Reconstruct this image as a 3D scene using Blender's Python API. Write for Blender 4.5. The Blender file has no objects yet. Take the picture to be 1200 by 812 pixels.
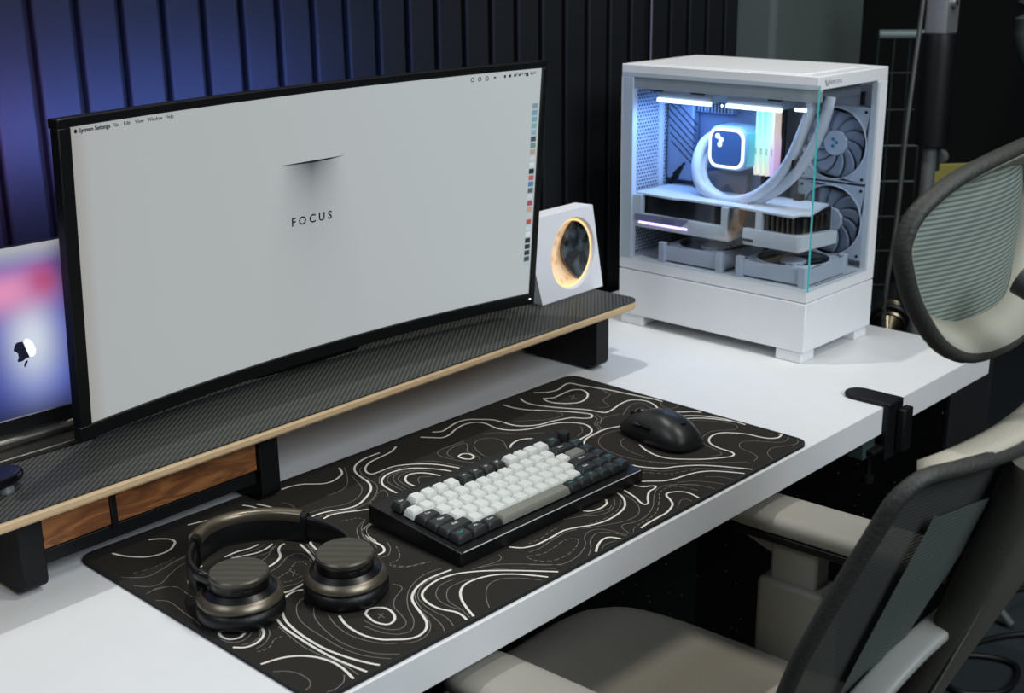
import bpy, bmesh, math, random
from mathutils import Vector, Matrix, Euler
random.seed(7)
SC = bpy.context.scene
COL = SC.collection
# ---------------------------------------------------------------- camera, world, lights, exposure
cam_d = bpy.data.cameras.new('camera'); cam = bpy.data.objects.new('camera', cam_d); COL.objects.link(cam)
SC.camera = cam
CAM = Vector((-0.570465, -0.776115, 0.618506)); YAW, PITCH, ROLL = 0.811252, -0.305479, -0.0122916
def cam_axes():
    cy, sy, cp, sp = math.cos(YAW), math.sin(YAW), math.cos(PITCH), math.sin(PITCH)
    f = Vector((sy*cp, cy*cp, sp)); r = Vector((cy, -sy, 0)); u = r.cross(f)
    c, s = math.cos(ROLL), math.sin(ROLL)
    return c*r + s*u, -s*r + c*u, f
_r, _u, _f = cam_axes()
cam.matrix_world = Matrix(((_r.x, _u.x, -_f.x, CAM.x), (_r.y, _u.y, -_f.y, CAM.y), (_r.z, _u.z, -_f.z, CAM.z), (0, 0, 0, 1)))
cam_d.sensor_width = 36; cam_d.lens = 1497.51*36/1200; cam_d.clip_start = .02; cam_d.clip_end = 50
cam_d.dof.use_dof = True; cam_d.dof.focus_distance = 1.42; cam_d.dof.aperture_fstop = 9.0

SC.view_settings.view_transform = 'Standard'; SC.view_settings.look = 'None'
SC.view_settings.gamma = 1; SC.view_settings.exposure = 0.0; SC.view_settings.use_curve_mapping = False
W = bpy.data.worlds.new('world'); SC.world = W; W.use_nodes = True
W.node_tree.nodes['Background'].inputs[0].default_value = (.75, .9, 1, 1)
W.node_tree.nodes['Background'].inputs[1].default_value = .02

def light(name, kind, loc, target, power, color, size=.1, size_y=None, spread=None):
    d = bpy.data.lights.new(name, kind); o = bpy.data.objects.new(name, d); COL.objects.link(o)
    o.location = loc; d.energy = power; d.color = color
    o.rotation_euler = (Vector(target)-Vector(loc)).to_track_quat('-Z', 'Y').to_euler()
    if kind == 'AREA':
        d.size = size
        if size_y: d.shape = 'RECTANGLE'; d.size_y = size_y
        if spread: d.spread = spread
    else: d.shadow_soft_size = size
    return o
light('ceiling_spot_light', 'AREA', (.55, .62, 2.25), (.55, .1, 0), 18.5, (1, .975, .93), .035)
light('front_fill_light', 'AREA', (.15, -2.35, 1.8), (.5, .2, 0), 66, (.86, .93, 1), 1.6, 1.2)  # broad cool fill from an unseen source behind the camera
light('room_ceiling_light', 'AREA', (.95, -.95, 2.35), (.6, -.1, 0), 20, (1, .97, .90), .35, .35)
light('side_fill_light', 'AREA', (-1.7, .3, 1.9), (.9, .3, .1), 17, (.86, .93, 1), 1.0, .8)
light('blue_wall_light', 'AREA', (.36, .555, .40), (.38, .70, .44), 3.0, (.15, .25, 1), .46, .05)
light('violet_wall_light', 'AREA', (.06, .555, .40), (.04, .70, .45), 1.0, (.42, .24, 1), .14, .05)
light('case_glow_light', 'AREA', (1.12, .37, .372), (1.14, .37, .1), .30, (.42, .62, 1), .22, .05)
light('case_rear_glow_light', 'AREA', (1.12, .45, .36), (1.15, .5, .2), .16, (.12, .35, 1), .1, .05)

# ---------------------------------------------------------------- helpers
def lin(c): return tuple((v/255/12.92 if v/255 <= .04045 else ((v/255+.055)/1.055)**2.4) for v in c)
MATS = {}
def mat(name, rgb, rough=.5, metal=0, emit=0, bump=0, bscale=80, noise=0, nscale=30, coat=0, spec=.5, sheen=0):
    if name in MATS: return MATS[name]
    m = bpy.data.materials.new(name); m.use_nodes = True; nt = m.node_tree; b = nt.nodes['Principled BSDF']
    c = (*lin(rgb), 1)
    b.inputs['Base Color'].default_value = c; b.inputs['Roughness'].default_value = rough
    b.inputs['Metallic'].default_value = metal; b.inputs['Coat Weight'].default_value = coat
    b.inputs['Specular IOR Level'].default_value = spec
    if sheen: b.inputs['Sheen Weight'].default_value = sheen
    if emit: b.inputs['Emission Color'].default_value = c; b.inputs['Emission Strength'].default_value = emit
    tc = nt.nodes.new('ShaderNodeTexCoord')
    n = nt.nodes.new('ShaderNodeTexNoise'); n.inputs['Scale'].default_value = nscale; n.inputs['Detail'].default_value = 4
    nt.links.new(tc.outputs['Object'], n.inputs['Vector'])
    mx = nt.nodes.new('ShaderNodeMix'); mx.data_type = 'RGBA'
    k = noise if noise else .03
    mx.inputs[6].default_value = tuple(v*(1-k) for v in c[:3])+(1,); mx.inputs[7].default_value = tuple(min(1, v*(1+k)) for v in c[:3])+(1,)
    nt.links.new(n.outputs['Fac'], mx.inputs[0]); nt.links.new(mx.outputs[2], b.inputs['Base Color'])
    if bump:
        n2 = nt.nodes.new('ShaderNodeTexNoise'); n2.inputs['Scale'].default_value = bscale
        nt.links.new(tc.outputs['Object'], n2.inputs['Vector'])
        bp = nt.nodes.new('ShaderNodeBump'); bp.inputs['Strength'].default_value = bump; bp.inputs['Distance'].default_value = .001
        nt.links.new(n2.outputs['Fac'], bp.inputs['Height']); nt.links.new(bp.outputs[0], b.inputs['Normal'])
    MATS[name] = m; return m
def nodes_of(m):
    nt = m.node_tree
    def N(t, **k):
        n = nt.nodes.new(t)
        for a, v in k.items(): setattr(n, a, v)
        return n
    def M(op, a, b=None, c=None):
        n = N('ShaderNodeMath', operation=op)
        for i, v in enumerate((a, b, c)):
            if v is None: continue
            if hasattr(v, 'links'): nt.links.new(v, n.inputs[i])
            else: n.inputs[i].default_value = v
        return n.outputs[0]
    def MIX(f, a, b):
        n = N('ShaderNodeMix', data_type='RGBA')
        for i, v in ((0, f), (6, a), (7, b)):
            if hasattr(v, 'links'): nt.links.new(v, n.inputs[i])
            else: n.inputs[i].default_value = v if i == 0 else (*v, 1)
        return n.outputs[2]
    return nt, N, M, MIX, nt.nodes['Principled BSDF']
def finish(bm, smooth=None):
    bmesh.ops.recalc_face_normals(bm, faces=bm.faces[:])
    me = bpy.data.meshes.new('mesh'); bm.to_mesh(me); bm.free()
    if smooth is not None:
        me.polygons.foreach_set('use_smooth', [True]*len(me.polygons)); me.set_sharp_from_angle(angle=math.radians(smooth))
    return me
def obj(name, bm, m, parent=None, smooth=None, bevel=0, seg=2, loc=None, rot=None, label=None, kind=None):
    me = finish(bm, smooth) if isinstance(bm, bmesh.types.BMesh) else bm
    if bevel and smooth is None:
        me.polygons.foreach_set('use_smooth', [True]*len(me.polygons)); me.set_sharp_from_angle(angle=math.radians(62))
    o = bpy.data.objects.new(name, me); COL.objects.link(o)
    if m and not me.materials: me.materials.append(m)
    if parent: o.parent = parent
    if loc is not None: o.location = loc
    if rot is not None: o.rotation_euler = rot
    if bevel:
        md = o.modifiers.new('bevel', 'BEVEL'); md.width = bevel; md.segments = seg; md.limit_method = 'ANGLE'; md.angle_limit = math.radians(40)
    if label: o['label'] = label
    if kind: o['kind'] = kind
    return o
def thing(name, label, cat, loc=(0, 0, 0), rot=(0, 0, 0), group=None):
    o = bpy.data.objects.new(name, None); COL.objects.link(o); o.location = loc; o.rotation_euler = rot
    o.empty_display_size = .05; o['label'] = label; o['category'] = cat
    if group: o['group'] = group
    return o
def tag(o, label, cat, group=None):
    o['label'] = label; o['category'] = cat
    if group: o['group'] = group
    return o
def B(*boxes):
    """boxes given as (x0,x1,y0,y1,z0,z1)"""
    bm = bmesh.new()
    for x0, x1, y0, y1, z0, z1 in boxes:
        v = [bm.verts.new(p) for p in ((x0,y0,z0),(x1,y0,z0),(x1,y1,z0),(x0,y1,z0),(x0,y0,z1),(x1,y0,z1),(x1,y1,z1),(x0,y1,z1))]
        for f in ((3,2,1,0),(4,5,6,7),(0,1,5,4),(1,2,6,5),(2,3,7,6),(3,0,4,7)): bm.faces.new([v[i] for i in f])
    return bm
def prism(poly, a0, a1, axis='z', bm=None):
    """extrude a 2-D polygon along an axis; axis x: (y,z), y: (x,z), z: (x,y)"""
    bm = bm or bmesh.new()
    mk = {'z': lambda p, a: (p[0], p[1], a), 'y': lambda p, a: (p[0], a, p[1]), 'x': lambda p, a: (a, p[0], p[1])}[axis]
    lo = [bm.verts.new(mk(p, a0)) for p in poly]; hi = [bm.verts.new(mk(p, a1)) for p in poly]
    n = len(poly)
    bm.faces.new(lo[::-1]); bm.faces.new(hi)
    for i in range(n): bm.faces.new((lo[i], lo[(i+1) % n], hi[(i+1) % n], hi[i]))
    return bm
def rrect(x0, x1, y0, y1, r, n=6):
    rs = r if isinstance(r, (list, tuple)) else [r]*4   # bl, br, tr, tl
    out = []
    for (cx, cy, a), q in zip(((x0, y0, 180), (x1, y0, 270), (x1, y1, 0), (x0, y1, 90)), rs):
        sx = 1 if cx == x0 else -1; sy = 1 if cy == y0 else -1
        if q <= 0: out.append((cx, cy)); continue
        for i in range(n+1):
            t = math.radians(a+90*i/n); out.append((cx+sx*q+q*math.cos(t), cy+sy*q+q*math.sin(t)))
    return out
def ring_prism(outer, inner, a0, a1, axis='z'):
    bm = bmesh.new(); n = len(outer)
    mk = {'z': lambda p, a: (p[0], p[1], a), 'y': lambda p, a: (p[0], a, p[1]), 'x': lambda p, a: (a, p[0], p[1])}[axis]
    R = [[bm.verts.new(mk(p, a)) for p in q] for a in (a0, a1) for q in (outer, inner)]
    for i in range(n):
        j = (i+1) % n
        bm.faces.new((R[0][i], R[0][j], R[2][j], R[2][i])); bm.faces.new((R[1][j], R[1][i], R[3][i], R[3][j]))
        bm.faces.new((R[2][i], R[2][j], R[3][j], R[3][i])); bm.faces.new((R[0][j], R[0][i], R[1][i], R[1][j]))
    return bm
def lathe(prof, seg=32, c=(0, 0, 0), axis='z', bm=None, sx=1, sy=1):
    bm = bm or bmesh.new(); rings = []
    def P(r, h, t):
        a, b = r*math.cos(t)*sx, r*math.sin(t)*sy
        q = {'z': (a, b, h), 'y': (a, h, b), 'x': (h, a, b)}[axis]
        return (q[0]+c[0], q[1]+c[1], q[2]+c[2])
    for r, h in prof:
        if r < 1e-6: rings.append([bm.verts.new(P(0, h, 0))])
        else: rings.append([bm.verts.new(P(r, h, 2*math.pi*i/seg)) for i in range(seg)])
    for a, b in zip(rings, rings[1:]):
        for i in range(seg):
            j = (i+1) % seg
            if len(a) == 1 and len(b) == 1: break
            if len(a) == 1: bm.faces.new((a[0], b[i], b[j]))
            elif len(b) == 1: bm.faces.new((a[i], a[j], b[0]))
            else: bm.faces.new((a[i], a[j], b[j], b[i]))
    return bm
def cr(pts, n=8, closed=False):
    """Catmull-Rom through points of any dimension"""
    P = [Vector(p) for p in pts]; N = len(P); out = []
    for i in range(N if closed else N-1):
        p0 = P[(i-1) % N] if closed or i > 0 else P[0]; p1 = P[i]; p2 = P[(i+1) % N]
        p3 = P[(i+2) % N] if closed or i+2 < N else P[-1]
        for k in range(n):
            t = k/n
            out.append(.5*((2*p1)+(-p0+p2)*t+(2*p0-5*p1+4*p2-p3)*t*t+(-p0+3*p1-3*p2+p3)*t**3))
    if not closed: out.append(P[-1])
    return out
def sweep(path, sec, closed=False, up=(0, 0, 1), bm=None, scale=None):
    """sweep a 2-D section (side, up) along a path"""
    bm = bm or bmesh.new(); P = [Vector(p) for p in path]; n = len(P); rings = []; up = Vector(up)
    for i in range(n):
        a = P[(i-1) % n] if closed or i else P[0]; b = P[(i+1) % n] if closed or i < n-1 else P[-1]
        t = (b-a).normalized(); s = t.cross(up)
        if s.length < 1e-4: s = t.cross(Vector((1, 0, 0)))
        s.normalize(); w = s.cross(t).normalized(); k = scale[i] if scale else 1
        rings.append([bm.verts.new(P[i]+s*q[0]*k+w*q[1]*k) for q in sec])
    m = len(sec)
    for i in range(n if closed else n-1):
        A, C = rings[i], rings[(i+1) % n]
        for k in range(m): bm.faces.new((A[k], A[(k+1) % m], C[(k+1) % m], C[k]))
    if not closed: bm.faces.new(rings[0][::-1]); bm.faces.new(rings[-1])
    return bm
def circ(r, n=10, rb=None): return [(r*math.cos(2*math.pi*i/n), (rb or r)*math.sin(2*math.pi*i/n)) for i in range(n)]
def tube(path, r, n=10, closed=False, bm=None, up=(0, 0, 1)): return sweep(path, circ(r, n), closed, up, bm)
def text(name, s, size, parent, m, M, align='CENTER', space=1.0, depth=.0002, bold=0, label=None):
    cu = bpy.data.curves.new('t', 'FONT'); cu.body = s; cu.size = size; cu.align_x = align; cu.align_y = 'CENTER'
    cu.space_character = space; cu.extrude = depth; cu.resolution_u = 3; cu.offset = bold
    t = bpy.data.objects.new('t', cu); COL.objects.link(t)
    dg = bpy.context.evaluated_depsgraph_get(); me = bpy.data.meshes.new_from_object(t.evaluated_get(dg))
    bpy.data.objects.remove(t); me.materials.clear(); me.transform(M)
    return obj(name, me, m, parent, label=label)
def basis(o, x, z):
    """matrix with text x axis along x and its normal along z"""
    x = Vector(x).normalized(); z = Vector(z).normalized(); y = z.cross(x).normalized(); x = y.cross(z)
    return Matrix(((x.x, y.x, z.x, o[0]), (x.y, y.y, z.y, o[1]), (x.z, y.z, z.z, o[2]), (0, 0, 0, 1)))
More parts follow.
